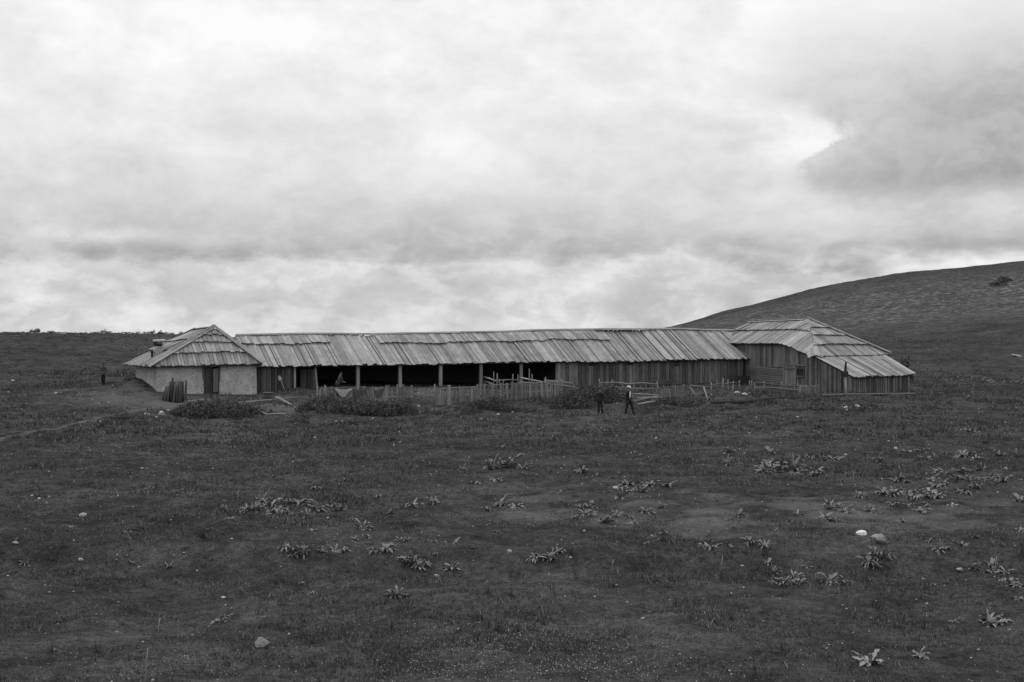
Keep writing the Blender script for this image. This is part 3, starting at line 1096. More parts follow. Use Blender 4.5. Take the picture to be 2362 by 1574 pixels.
# ---- barn wing ------------------------------------------------------------------
VH = -WH                                   # the wing runs out towards the meadow
I0 = P(1715, 828, 113.0)                   # inner corner
FC = at_col(I0, VH, 1880)
FC = Vector((FC.x, FC.y, -123.0 / FPX * FC.y))
FR = at_col(FC, UH, 2056)
FR.z = -119.0 / FPX * FR.y
WID = (FR - FC).dot(UH)
mid = FC + UH * (WID / 2)
AX = at_col(mid, WH, 1862)
AX.z = -37.5 / FPX * AX.y
RB = at_col(AX, WH, 1732)
RB.z = -43.5 / FPX * RB.y
LV = (RB - FC).dot(WH)                     # wing length along its eave
EB = FC + WH * LV                          # back end of the inner eave
EBR = FR + WH * LV
EB.z = EBR.z = -3.1
WING = thing('barn_wing', 'tall plank barn with a hipped layered roof and a wavy eave', 'barn', (mid.x, mid.y + 4, gz(mid.x, mid.y + 4)))
# inner eave height: raised over the doorway, then sweeping down to the corner
sx_ = lambda px: ((at_col(FC, WH, px) - FC).dot(WH))
SW = [(-1, 823), (1880, 823)]
EV = [(1668, 790), (1683, 792.5), (1797, 793), (1815, 797), (1835, 806.5), (1852, 815), (1866, 820.5), (1880, 823), (1890, 823)]


def inner_eave_z(q):
    p = FC + WH * q
    px = CX + FPX * p.x / p.y
    return -(interp(EV, px) - HY) / FPX * p.y


A_w, B_w = EB.copy(), FC.copy()
A_w.z = B_w.z = -3.85


def wing_warp(s, h):
    q = LV * (1 - s)
    base_ = -3.85
    return (inner_eave_z(q) - base_) * max(0, 1 - h) ** 1.0


F_in = Face(A_w, B_w, RB, AX, wing_warp)
F_end = Face(FC, FR, AX, AX)
F_out = Face(FR, EBR, AX, RB)


def s_valley(s):
    """how far down a wing plank may run before it meets the long roof (0 = eave)"""
    for k in range(0, 41):
        h = 1 - k / 40
        p = F_in.pt(s, h)
        sl_ = (p - E0).dot(U_)
        dp = (p - E0).dot(W)
        if dp > 0:
            zl = eave_pt(min(sl_, S_END)).z + (ridge_pt(min(sl_, S_END)).z - eave_pt(min(sl_, S_END)).z) * min(dp / RUN, 1)
            if dp <= RUN + .3 and p.z < zl + 0.02:
                return h
    return 0.0


wroof = quad_deck('roof', [[F_in.pt(i / 20, 0) - DN + UH * .05, F_in.pt((i + 1) / 20, 0) - DN + UH * .05, F_in.pt((i + 1) / 20, F_in.H((i + 1) / 20)) - DN, F_in.pt(i / 20, F_in.H(i / 20)) - DN] for i in range(4, 20)]
                  + [[F_in.pt(i / 20, s_valley(i / 20)) - DN, F_in.pt((i + 1) / 20, s_valley((i + 1) / 20)) - DN, F_in.pt((i + 1) / 20, F_in.H((i + 1) / 20)) - DN, F_in.pt(i / 20, F_in.H(i / 20)) - DN] for i in range(0, 4)]
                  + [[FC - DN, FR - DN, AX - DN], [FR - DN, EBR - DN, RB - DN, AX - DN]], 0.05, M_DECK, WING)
ph = 1.0
for h0, h1, n, lb in ((0.0, 0.62, 62, 0.03), (0.52, 1.0, 60, 0.19)):
    top = lambda s: F_in.pt(s, min(h1, F_in.H(s)))
    bot = lambda s: F_in.pt(s, max(min(h0, F_in.H(s)), min(s_valley(s), F_in.H(s))))
    boards(wroof, n, 0.0, 1.0, top, bot, M_ROOF, lift_t=0.05, lift_b=lb, jit=0.10, zr=0.03, tilt=0.02, minlen=0.2)
for h0, h1, n, lb in ((0.0, 0.33, 34, 0.05), (0.26, 0.58, 33, 0.20), (0.51, 0.80, 30, 0.21), (0.73, 1.0, 26, 0.21)):
    F_end.course(wroof, n, h0, h1, M_ROOF, 0.05, lb, wav=0.012 if h0 else 0, jit=0.08, zr=0.03, tilt=0.02)
hip_cap(wroof, FC, AX, ((-0.42, 0.14), (-0.18, 0.04), (0.05, 0.0), (0.28, 0.06), (0.5, 0.16)), 0.26, M_ROOF, 0.13)
hip_cap(wroof, FR, AX, ((-0.1, 0.0), (0.14, 0.03)), 0.26, M_ROOF, 0.22)
hip_cap(wroof, RB, AX, ((0.11, 0.03), (-0.11, 0.0)), 0.26, M_CAP, 0.20, name='ridge_board')
a, b_ = F_in.pt(F_in.sa, 0.93), F_in.pt(F_in.sb, 0.93)
slab('ridge_board', a + UP * .22 + UH * .15, b_ + UP * .22 + UH * .15, b_ + UP * .14 - UH * .12, a + UP * .14 - UH * .12, UP, 0.03, M_ROOF, wroof)

# inner wall of the wing
IW = 0.40


def inner(q, off=IW):
    p = FC + WH * q + UH * off
    return p


q_back = (I0 - FC).dot(WH) - 0.1
zlog = lambda q: -(846 - HY) / FPX * inner(q).y
NI = UH * -1
p0, p1 = inner(0.25, IW + .07), inner(q_back + 3, IW + .07)
wwall = None
vs_t = []
qq = np.linspace(0.25, q_back + 3, 16)
quads = []
vs, fs = [], []
for q in qq:
    p = inner(q, IW + .07)
    vs += [Vector((p.x, p.y, gz(p.x, p.y) - .4)), Vector((p.x, p.y, inner_eave_z(q) + .16))]
for i in range(15):
    fs.append((2 * i, 2 * i + 1, 2 * i + 3, 2 * i + 2))
n_ = len(vs)
vs += [v + UH * .06 for v in vs]
fs += [(f[3] + n_, f[2] + n_, f[1] + n_, f[0] + n_) for f in fs[:]]
wwall = mesh_obj('wall', vs, fs, M_WALLD, WING, [(v.y, v.z) for v in vs])
q = 0.25
while q < q_back + 1.2:
    w = 0.2 + random.random() * .12
    e = q + w
    dp = random.random() * .03
    a, b_ = inner(q + .004, IW - dp), inner(e - .006, IW - dp)
    px = CX + FPX * a.x / a.y
    zb0 = zlog(q) - random.random() * .06 if px < 1812 else gz(a.x, a.y) - .1
    if not (1812 < px < 1836):
        slab('wall_board', Vector((a.x, a.y, inner_eave_z(q) + .12)), Vector((b_.x, b_.y, inner_eave_z(e) + .12)), Vector((b_.x, b_.y, zb0)), Vector((a.x, a.y, zb0)), NI, 0.028, M_WALL, wwall)
    else:
        slab('wall_board', Vector((a.x, a.y, inner_eave_z(q) + .12)), Vector((b_.x, b_.y, inner_eave_z(e) + .12)), Vector((b_.x, b_.y, zlog(q) + .02)), Vector((a.x, a.y, zlog(q) + .02)), NI, 0.028, M_WALL, wwall)
    q = e
# hewn logs in the lower half
qa, qb = (at_col(inner(0), WH, 1811) - inner(0)).dot(WH), q_back + .6
z = zlog((qa + qb) / 2) - 0.02
while z > -6.6:
    hh = 0.13 + random.random() * .05
    a, b_ = inner(qa + random.random() * .05, IW - .06), inner(qb, IW - .06)
    bar('log', (a.x, a.y, z - hh / 2), (b_.x, b_.y, z - hh / 2 + .02), 0.10 + random.random() * .04, hh - .04, M_LOG, wwall)
    z -= hh
# door with frame, and a dark panel painted as the shaded opening beside it
gd = gz(*inner((qa + 0) * .7)[:2])
q1, q2, q3 = qa - 0.02, (at_col(inner(0), WH, 1837) - inner(0)).dot(WH), (at_col(inner(0), WH, 1857) - inner(0)).dot(WH)
a, b_ = inner(q1, IW - .05), inner(q2, IW - .05)
zt_ = -(842 - HY) / FPX * a.y
zd_ = -(896 - HY) / FPX * a.y
wd = slab('door', Vector((a.x, a.y, zt_)), Vector((b_.x, b_.y, zt_)), Vector((b_.x, b_.y, zd_)), Vector((a.x, a.y, zd_)), NI, 0.03, M_WALLD, WING)
for i in range(4):
    pa_, pb_ = a.lerp(b_, i / 4 + .01) - UH * .04, a.lerp(b_, (i + 1) / 4 - .01) - UH * .04
    slab('door_plank', Vector((pa_.x, pa_.y, zt_)), Vector((pb_.x, pb_.y, zt_)), Vector((pb_.x, pb_.y, zd_)), Vector((pa_.x, pa_.y, zd_)), NI, 0.03, M_DOORL, wd)
for zz in (zt_ - .25, zd_ + .3):
    pa_, pb_ = a - UH * .075, b_ - UH * .075
    bar('door_brace', (pa_.x, pa_.y, zz), (pb_.x, pb_.y, zz), 0.03, 0.12, M_WALL, wd)
for q in (q1 + .05, q2 - .05):
    p = inner(q, IW - .09)
    bar('door_frame', (p.x, p.y, zd_ - .2), (p.x, p.y, zt_ + .1), 0.10, 0.10, M_DOORL, WING, up=NI)
p, p_ = inner(q1 + .1, IW - .1), inner(q3 - .1, IW - .1)
bar('lintel', (p.x, p.y, zt_ + .08), (p_.x, p_.y, zt_ + .04), 0.10, 0.10, M_DOORL, WING)
a, b_ = inner(q2 - .15, IW - .05), inner(q3, IW - .05)
zo, zo2 = -(849 - HY) / FPX * a.y, -(868 - HY) / FPX * a.y
wn = slab('window_shadow', Vector((a.x, a.y, zo)), Vector((b_.x, b_.y, zo)), Vector((b_.x, b_.y, zo2)), Vector((a.x, a.y, zo2)), NI, 0.02, M_IRON_SHADE, WING)
for aa, bb, z1_, z2_ in ((a, b_, zo, zo), (a, b_, zo2, zo2), (a, a, zo, zo2), (b_, b_, zo, zo2)):
    bar('window_frame', (aa.x - .05, aa.y, z1_), (bb.x - .05, bb.y, z2_ - .001), 0.07, 0.07, M_WALL, wn, up=NI)
# cross-laid log ends at the front corner
z = gz(FC.x, FC.y) + .1
while z < FC.z - .2:
    p = inner(0.12, IW + .1 + (random.random() - .5) * .08)
    p2 = p - UH * (.22 + random.random() * .12)
    bar('log_end', (p.x, p.y, z), (p2.x, p2.y, z), 0.14, 0.13, M_LOG, WING)
    z += 0.17
# remaining walls
for a, b_, nn in ((FC + UH * .4 + WH * .35, FR - UH * .4 + WH * .35, VH), (FR - UH * .4 + WH * .35, EBR - UH * .4, UH), (EBR - UH * .4, EB + UH * .4, WH)):
    zz = min(gz(a.x, a.y), gz(b_.x, b_.y)) - .5
    slab('wall', Vector((a.x, a.y, -3.75)), Vector((b_.x, b_.y, -3.75)), Vector((b_.x, b_.y, zz)), Vector((a.x, a.y, zz)), nn, 0.1, M_WALLD, WING)

# ---- lean-to ---------------------------------------------------------------------
T0 = FC + UH * 0.15 + UP * -0.10
T1 = at_col(FC, UH, 2040)
T1.z = FR.z - 0.12
L0 = at_col(T0, VH, 1972)
L0.z = -172.0 / FPX * L0.y
L1 = at_col(L0, UH, 2108)
L1.z = -164.5 / FPX * L1.y
LEAN = thing('lean_to_shed', 'low lean-to with gappy plank roof built against the barn end', 'shed', (*((L0 + L1) / 2)[:2], gz(*((L0 + L1) / 2)[:2])))
lt = lambda s: T0.lerp(T1, s)
lb_ = lambda s: L0.lerp(L1, s) + UP * 0.04 * math.sin(s * 7)
lroof = quad_deck('roof', [[T0 - DN, T1 - DN, L1 - DN - VH * .1, L0 - DN - VH * .1]], 0.04, M_DECK, LEAN)
boards(lroof, 24, 0.0, 1.0, lambda s: lt(s) + WH * .25 + UP * .08, lb_, M_ROOF, lift_t=0.03, lift_b=0.03, jit=0.22, zr=0.05, tilt=0.03, gap=0.06)
boards(lroof, 11, 0.02, 0.96, lambda s: lt(s), lambda s: lb_(s) - VH * (.2 + .8 * (math.sin(s * 31) > 0)), M_ROOF, lift_t=0.08, lift_b=0.07, jit=0.5, zr=0.03, tilt=0.03, gap=0.22, skip=.2)
hip_cap(lroof, L1 + UH * .02, T1 + UH * .0, ((0.0, 0.0), (-0.22, 0.02)), 0.24, M_ROOF, 0.12, name='edge_board')
hip_cap(lroof, L0, T0, ((0.0, 0.0),), 0.2, M_ROOF, 0.10, name='edge_board')


def free_wall(parent, a, b_, ztop, n, nn, mat, drop=.15, gapf=0.0, backm=M_INT):
    """boards between two plan points; ztop(u) gives the upper edge"""
    wl = slab('wall', Vector((a.x, a.y, ztop(0) - .02)) - nn * .06, Vector((b_.x, b_.y, ztop(1) - .02)) - nn * .06, Vector((b_.x, b_.y, gz(b_.x, b_.y) - .3)) - nn * .06, Vector((a.x, a.y, gz(a.x, a.y) - .3)) - nn * .06, nn, 0.04, backm, parent)  # dark sheet behind the boards imitates the shade within
    ws = [1 + .7 * (random.random() - .5) for _ in range(n)]
    tot, u = sum(ws), 0
    for w in ws:
        e = u + w / tot
        p, q = a.lerp(b_, u + .004), a.lerp(b_, e - .005)
        if random.random() >= gapf:
            dp = nn * random.random() * .03
            z = min(gz(p.x, p.y), gz(q.x, q.y)) - drop
            slab('wall_board', Vector((p.x, p.y, ztop(u))) + dp, Vector((q.x, q.y, ztop(e))) + dp, Vector((q.x, q.y, z)) + dp, Vector((p.x, p.y, z)) + dp, nn, 0.028, mat, wl)
        u = e
    return wl


a, b_ = L0 - VH * .30 + UH * .12, L1 - VH * .30 - UH * .12
lwall = free_wall(LEAN, a, b_, lambda u: L0.lerp(L1, u).z + .06, 26, VH, M_WALL)
a2 = T0 + UH * .10 + VH * .05
free_wall(LEAN, a2, a, lambda u: T0.z + (L0.z - T0.z) * (.02 + u * .93) - .07, 20, NI, M_WALL, gapf=0.05)
a3 = T1 - UH * .4 + VH * .1
free_wall(LEAN, b_, a3, lambda u: L1.z + (T1.z - L1.z) * (.05 + u * .93) - .07, 16, UH, M_WALLD)

# ------------------------------------------------------------------ fences, rails and yard clutter
def gp(px, d):
    """point on the ground at a photograph column and distance"""
    x = (px - CX) / FPX * d
    return Vector((x, d, gz(x, d)))


def sight(px, py, d):
    return P(px, py, d)


def picket_fence(name, label, px0, d0, px1, d1, n, h, rails=(0.35, 0.85), holes=(), group=None, skip=0.06, hvar=0.3):
    a, b_ = gp(px0, d0), gp(px1, d1)
    fen = thing(name, label, 'fence', a, group)
    dirv = Vector((b_.x - a.x, b_.y - a.y, 0)).normalized()
    nn = Vector((dirv.y, -dirv.x, 0))
    for i in range(n):
        if random.random() < skip:
            continue
        u = (i + .5 + (random.random() - .5) * .5) / n
        p = a.lerp(b_, u)
        g = gz(p.x, p.y)
        w = 0.06 + random.random() * .07
        hh = h * (1 - hvar * random.random() ** 1.5)
        le = dirv * (random.random() - .5) * .16
        t_ = Vector((p.x, p.y, g + hh)) + le
        lo = Vector((p.x, p.y, g - .12))
        o = nn * (.03 + random.random() * .03)
        vs = [t_ - dirv * w / 2 - UP * w * random.random() * .8, t_ + dirv * w / 2 - UP * w * random.random() * .8, lo + dirv * w / 2, lo - dirv * w / 2]
        slab('picket', vs[0] + o, vs[1] + o, vs[2] + o, vs[3] + o, nn, 0.025, M_FENCE, fen)
    for rz in rails:
        k = max(1, int((b_ - a).length / 3.0))
        for i in range(k):
            p, q = a.lerp(b_, i / k), a.lerp(b_, (i + 1) / k)
            pole('rail', [Vector((p.x, p.y, gz(p.x, p.y) + h * rz)), Vector((q.x, q.y, gz(q.x, q.y) + h * (rz + (random.random() - .5) * .12)))], [0.035, 0.03], M_FENCE, fen, 6)
    k = max(1, int((b_ - a).length / 2.6))
    for i in range(k + 1):
        p = a.lerp(b_, i / k) - nn * .06
        g = gz(p.x, p.y)
        pole('fence_post', [Vector((p.x, p.y, g - .25)), Vector((p.x + (random.random() - .5) * .08, p.y, g + h * (.85 + random.random() * .25)))], [0.055, 0.045], M_FENCE, fen, 7, .2)
    return fen


picket_fence('picket_fence', 'ragged grey picket fence half buried in weeds beside the gateway', 733, 91.2, 950, 93.4, 50, 1.2)
picket_fence('picket_fence', 'grey picket fence with a thick square gatepost before the open bays', 1003, 92.4, 1296, 96.5, 66, 1.2)
gpst = gp(1036, 92.4)
o = bar('gatepost', gpst - UP * .3, gpst + UP * 1.28, 0.2, 0.18, M_POST, None, up=(0, -1, 0))
tag(o, 'thick pale square gatepost standing above the pickets', 'post')
picket_fence('picket_fence', 'short stretch of thin broken pickets by the low trough', 1519, 98.2, 1578, 99.8, 13, 0.85, skip=.1)
picket_fence('picket_fence', 'little picket fence at the log corner of the barn', 1843, 102.2, 1888, 100.9, 9, 0.75, rails=(.8,))

# pen of poles inside the open bays
pen = thing('pole_pen', 'pen of crooked bleached poles across the last open bays', 'pen', gp(1200, 104))
for (x0, y0, d0, x1, y1, d1, r) in ((1112, 869, 105.0, 1144, 879, 101.5, .06), (1112, 878, 105.0, 1146, 890, 101.5, .06), (1112, 885, 105, 1143, 893, 101.5, .05),
                                    (1150, 877.5, 102.5, 1199, 877.0, 104.0, .05), (1199, 871.5, 104.5, 1258, 883, 101.5, .08), (1256, 878.5, 102.5, 1321, 885, 101.0, .08),
                                    (1199, 881, 104.2, 1262, 890, 101.5, .06), (1255, 885.5, 102.0, 1329, 894, 100.5, .06), (1199, 888, 104.0, 1270, 892, 101.5, .05)):
    a, b_ = sight(x0, y0, d0), sight(x1, y1, d1)
    m_ = a.lerp(b_, .5) + UP * (random.random() - .5) * .06
    pole('pole', [a, m_, b_], [r, r * .95, r * .8], M_RAIL, pen, 7, .25)
for (px, y0, d, lean) in ((1139, 858, 102, 0), (1146, 861, 101.6, .03), (1153, 874, 101.8, -.05), (1160, 876, 102.4, .04), (1183, 863, 103.6, 0), (1193, 864, 104, .06), (1221, 851, 103.2, 0), (1226.5, 863, 102.9, .03), (1260, 870, 101.6, -.06), (1166, 884, 99.5, .05)):
    p = gp(px, d)
    t_ = sight(px, y0, d)
    t_.x += lean
    pole('pen_post', [p - UP * .25, t_], [0.05, 0.035], M_FENCE, pen, 6, .2)

# pole rail on stakes beside the hut
rail = thing('rail_fence', 'single crooked pole resting on short stakes beside the clay hut', 'fence', gp(640, 92.8))
pole('rail', [sight(552, 929, 91.0), sight(590, 925.5, 91.6), sight(628, 922.5, 92.3)], [.05, .055, .05], M_RAIL, rail, 7, .3)
pole('rail', [sight(626, 923, 92.4), sight(665, 919, 93), sight(706, 915.5, 93.6)], [.05, .045, .035], M_RAIL, rail, 7, .3)
for px, d in ((627, 92.35), (683, 93.25), (702, 93.5), (590, 91.65)):
    p = gp(px, d)
    pole('stake', [p - UP * .25, Vector((p.x, p.y, -(920 - HY) / FPX * d + .02))], [0.06, 0.05], M_WALLD, rail, 7, .2)


def plank_thing(name, label, p, q, w, th, mat=M_RAIL, cat='plank', group=None):
    a, b_ = Vector(p), Vector(q)
    o = bar(name, a, b_, w, th, mat)
    return tag(o, label, cat, group)


def ground_plank(label, px0, py0, px1, py1, w=0.2, group=None, lift=.06, name='plank', th=.05, mat=M_RAIL):
    a, b_ = on_ground(px0, py0), on_ground(px1, py1)
    return plank_thing(name, label, a + UP * lift, b_ + UP * lift, w, th, mat, 'plank', group)


ground_plank('bleached plank on the ground between the two weed thickets', 613, 958, 660, 957, .22)
ground_plank('thin stick slanting off the end of a bleached plank', 594, 948, 614, 958, .08)
ground_plank('pale plank at the foot of the standing poles', 414, 936, 459, 931, .18)
ground_plank('second pale plank against the hut plinth', 428, 929, 470, 924, .16)
a, b_ = gp(637, 91.8) + UP * .42, gp(672, 90.8) + UP * .05
plank_thing('plank', 'broad pale plank sloping down from the pole rail', a, b_, .26, .05)
a, b_ = gp(1896, 98.4) + UP * .14, gp(2108, 101.6) + UP * .16
plank_thing('sill_plank', 'long pale plank laid along the foot of the lean-to', a - VH * -.15, b_ - VH * -.15, .3, .06)
# dark log added in place of the shaded bank at the yard edge
pts = [on_ground(px, py) + UP * .07 for px, py in ((1640, 932), (1690, 931), (1740, 927), (1790, 922), (1850, 920), (1890, 918))]
tag(pole('log', pts, [.11, .12, .11, .1, .1, .08], M_WALLD, None, 8, .2), 'long dark log added for the shadowed bank along the yard', 'log')
# heap of poles by the hat man
for i, (x0, y0, x1, y1) in enumerate(((1456, 909, 1520, 912), (1462, 926, 1518, 914), (1472, 933, 1511, 926), (1470, 919, 1530, 917))):
    a, b_ = on_ground(x0, y0 + 12) + UP * .35, on_ground(x1, y1 + 12) + UP * .3
    a, b_ = P(x0, y0, a.y), P(x1, y1, b_.y)
    a.z = max(a.z, gz(a.x, a.y) + .05)
    b_.z = max(b_.z, gz(b_.x, b_.y) + .05)
    tag(pole('pole', [a, a.lerp(b_, .5) + UP * .02, b_], [.06, .06, .045], M_RAIL, None, 7, .2), 'bleached pole leaning on the heap behind the white-capped person', 'pole', 'poles of the broken heap')

# low pole fences towards the barn
for lab, px0, d0, px1, d1, hs in (('low two-pole fence between the weed mound and the broken pickets', 1384, 101.5, 1516, 101.8, (.25, .6)),
                                  ('low pole fence running from the saw horse toward the black crate', 1640, 102.5, 1706, 106.5, (.5,)),
                                  ('low crooked pole fence before the barn door', 1742, 104.2, 1842, 102.6, (.3, .62))):
    a, b_ = gp(px0, d0), gp(px1, d1)
    fen = thing('rail_fence', lab, 'fence', a)
    for i in range(6):
        p = a.lerp(b_, i / 5)
        g_ = gz(p.x, p.y)
        pole('fence_post', [Vector((p.x, p.y, g_ - .2)), Vector((p.x + (random.random() - .5) * .12, p.y, g_ + .6 + random.random() * .3))], [.05, .04], M_FENCE, fen, 7, .2)
    for hz_ in hs:
        pts = []
        for i in range(5):
            p = a.lerp(b_, i / 4)
            pts.append(Vector((p.x, p.y - .06, gz(p.x, p.y) + hz_ + (random.random() - .5) * .14)))
        pole('rail', pts, [.045, .04, .045, .04, .035], M_FENCE, fen, 7, .2)

# low trough table
tr = thing('trough', 'dark low trough on stubby legs against the boarded wall', 'trough', gp(1510, 106.5))
a, b_ = gp(1467, 105.4), gp(1554, 107.6)
tz = -(880 - HY) / FPX * 106.5
dirv = (b_ - a).normalized()
nn = Vector((dirv.y, -dirv.x, 0)).normalized()
a.z = b_.z = tz
bar('trough_floor', a - UP * .2, b_ - UP * .2, .55, .05, M_DOOR, tr)
for sd_ in (-.3, .3):
    bar('trough_side', a + nn * sd_ - UP * .08, b_ + nn * sd_ - UP * .08, .04, .3, M_DOOR, tr)
for u in (0.03, .97):
    p = a.lerp(b_, u)
    bar('trough_end', p - nn * .27 - UP * .08, p + nn * .27 - UP * .08, .04, .26, M_DOOR, tr)
for u in (.06, .38, .66, .94):
    for sd_ in (-.24, .24):
        p = a.lerp(b_, u) + nn * sd_
        bar('leg', (p.x, p.y, gz(p.x, p.y) - .1), (p.x, p.y, tz - .23), .08, .08, M_POST if sd_ > 0 else M_DOOR, tr)

# saw horse
sh = thing('saw_horse', 'rickety saw horse with splayed pole legs in the yard', 'saw horse', gp(1615, 98.5))
pole('beam', [sight(1592, 890, 99.2), sight(1632, 894, 98.4)], [.08, .07], M_FENCE, sh, 7, .2)
for (x0, y0, d0, x1, d1, mt, r) in ((1592, 893, 99.2, 1612, 97.6, M_WALLD, .09), (1598, 892, 99.2, 1588, 100.4, M_FENCE, .05), (1623, 893, 98.4, 1634, 97.0, M_RAIL, .05), (1628, 893, 98.4, 1622, 99.6, M_FENCE, .05)):
    g_ = gp(x1, d1)
    pole('leg', [sight(x0, y0, d0), g_ - UP * .1], [r, r * .9], mt, sh, 7, .2)

# dark crate against the barn corner
cr_ = thing('crate', 'black empty crate in the corner between shed and barn', 'crate', gp(1715, 110.2))
c = gp(1715, 110.2)
for i in range(4):
    z = c.z + .08 + i * .16
    for sd_, e in ((-.36, U_), (.36, U_)):
        p = c + W * sd_
        bar('slat', Vector((p.x, p.y, z)) - U_ * .4, Vector((p.x, p.y, z)) + U_ * .4, .03, .145, M_IRON_SHADE, cr_)
    for sd_ in (-.385, .385):
        p = c + U_ * sd_
        bar('slat', Vector((p.x, p.y, z)) - W * .33, Vector((p.x, p.y, z)) + W * .33, .03, .14, M_IRON_SHADE, cr_)
for i, (px, d, h) in enumerate(((1729, 108.5, .42), (1734, 108, .5), (1741, 107.4, .45), (1724, 103, .5), (1752, 102, .55), (1690, 103, .45))):
    p = gp(px, d)
    tag(pole('stake', [p - UP * .2, p + UP * h], [.05, .045], M_FENCE, None, 7, .2), 'short weathered stake driven into the yard ground near the crate', 'stake', 'stakes in the yard')

# barrel with a tin basin on it
bp_ = gp(618, 94.6)
brl = thing('barrel', 'dark wooden barrel standing by the hut corner', 'barrel', bp_)
ring = []
nst = 12
for i in range(nst):
    a0, a1 = 2 * math.pi * i / nst, 2 * math.pi * (i + .94) / nst
    vs = []
    for z, r in ((0, .25), (.15, .29), (.3, .25)):
        for rr in (r, r - .03):
            for an in (a0, a1):
                vs.append(bp_ + Vector((math.cos(an) * rr, math.sin(an) * rr, z)))
    fs = []
    for j in (0, 4):
        fs += [(j, j + 1, j + 5, j + 4), (j + 3, j + 2, j + 6, j + 7), (j + 2, j, j + 4, j + 6), (j + 1, j + 3, j + 7, j + 5)]
    fs += [(0, 2, 3, 1), (8, 9, 11, 10)]
    mesh_obj('stave', vs, fs, M_DOOR, brl, [(v.z, v.x) for v in vs])
pole('barrel_floor', [bp_ + UP * .02, bp_ + UP * .05], [.23, .23], M_DOOR, brl, 12)


def lathe(name, c, prof, mat, parent=None, seg=16, sx=1.0, sy=1.0):
    vs, fs = [], []
    for (r, z) in prof:
        for k in range(seg):
            an = 2 * math.pi * k / seg
            vs.append(c + Vector((math.cos(an) * r * sx, math.sin(an) * r * sy, z)))
    for j in range(len(prof) - 1):
        for k in range(seg):
            fs.append((j * seg + k, j * seg + (k + 1) % seg, (j + 1) * seg + (k + 1) % seg, (j + 1) * seg + k))
    fs.append(tuple(range(seg))[::-1])
    fs.append(tuple((len(prof) - 1) * seg + k for k in range(seg)))
    return mesh_obj(name, vs, fs, mat, parent, smooth=False)


tag(lathe('basin', bp_ + UP * .305, [(.2, 0), (.31, .13), (.33, .14), (.30, .13), (.19, .02)], M_TIN), 'pale tin basin resting on the dark barrel', 'basin')
# shovel against the boards
a, b_ = sight(647.5, 877, 97.2), gp(661, 96.6)
shv = thing('shovel', 'wooden shovel with pale blade propped up before the board wall', 'shovel', b_)
pole('handle', [a, b_ + UP * .0], [.022, .022], M_RAIL, shv, 6)
dv = (a - b_).normalized()
sdv = dv.cross(Vector((0, 1, 0))).normalized()
slab('blade', a + dv * .36 - sdv * .08, a + dv * .36 + sdv * .08, a + sdv * .13, a - sdv * .13, (0, -1, 0), .02, M_POST, shv)

# post with a can, at the lean-to corner
pc = gp(1952, 98.6)
pcn = thing('can_post', 'leaning pale post with dark can and spike before the lean-to', 'post', pc)
tp = sight(1950, 868, 98.6)
pole('post', [pc - UP * .3, tp], [.09, .075], M_POST, pcn, 8, .15)
lathe('can', tp - UP * .02, [(.20, 0), (.22, .04), (.2, .3), (.12, .42), (.085, .46)], M_IRON_SHADE, pcn, 10)
pole('spike', [tp + UP * .42, sight(1951, 835, 98.6)], [.085, .07], M_IRON_SHADE, pcn, 8)

# standing poles stacked like a tent before the hut
cst = gp(400, 91.2)
for i in range(22):
    u = i / 21
    px = 372 + 55 * u + random.random() * 2
    dd = 91.2 + (random.random() - .5) * .9
    b_ = gp(px, dd)
    tt = Vector((b_.x * (.78 if u < .3 else .93) + cst.x * (.22 if u < .3 else .07), 91.6 + random.random() * .25, 0))
    tt.z = -((877 if u > .22 else 888) + random.random() * 7 - HY) / FPX * tt.y
    if i == 8:
        tt.z += .32
    r = .055 + random.random() * .03
    o = pole('pole', [b_ - UP * .06, b_.lerp(tt, .5), tt], [r, r, r * .85], random.choice((M_WALLD, M_DOOR, M_DOOR, M_WALLD)), None, 7, .25)
    tag(o, 'weathered pole in the upright stack before the clay hut', 'pole', 'poles stacked upright')

# cloths over the picket fence


def drape(name, label, a, b_, drops, mat, th=.012, cat='cloth'):
    """a cloth hung by its upper edge a-b; drops = hanging length along it"""
    n, mrow = len(drops), 7
    vs, fs = [], []
    for side in (0, 1):
        for i, dr_ in enumerate(drops):
            u = i / (n - 1)
            t_ = a.lerp(b_, u) - UP * 0.10 * math.sin(math.pi * u)
            for j in range(mrow):
                v = j / (mrow - 1)
                q = t_ - UP * dr_ * v + Vector((0.02 * math.sin(9 * u + 3 * v), -0.05 - 0.07 * v + 0.03 * math.sin(17 * u + 2 * v) + side * th, 0))
                vs.append(q)
    N0 = n * mrow
    for i in range(n - 1):
        for j in range(mrow - 1):
            k = i * mrow + j
            fs.append((k, k + 1, k + mrow + 1, k + mrow))
            fs.append((N0 + k, N0 + k + mrow, N0 + k + mrow + 1, N0 + k + 1))
    for i in range(n - 1):
        for j in (0, mrow - 1):
            k = i * mrow + j
            fs.append((k, k + mrow, N0 + k + mrow, N0 + k))
    for i in (0, n - 1):
        for j in range(mrow - 1):
            k = i * mrow + j
            fs.append((k, N0 + k, N0 + k + 1, k + 1))
    return tag(mesh_obj(name, vs, fs, mat, None, smooth=True), label, cat)


drape('cloth', 'pale sagging cloth spread between pickets like a triangle', sight(773, 895.5, 91.5), sight(813.5, 895.5, 91.9), [.04, .14, .26, .38, .46, .47, .40, .28, .17, .10, .04], M_SHEET)
drape('blanket', 'dark blanket hung over the fence beside the pale cloth', sight(815, 897, 91.95), sight(845, 894.5, 92.25), [.5, .6, .62, .55, .6, .5, .3], M_MIDCLOTH)
drape('blanket', 'humped dark blanket thrown over the pickets toward the gateway', sight(864, 900, 92.45), sight(888, 892, 92.7), [.2, .4, .5, .48, .42, .3, .2], M_MIDCLOTH)


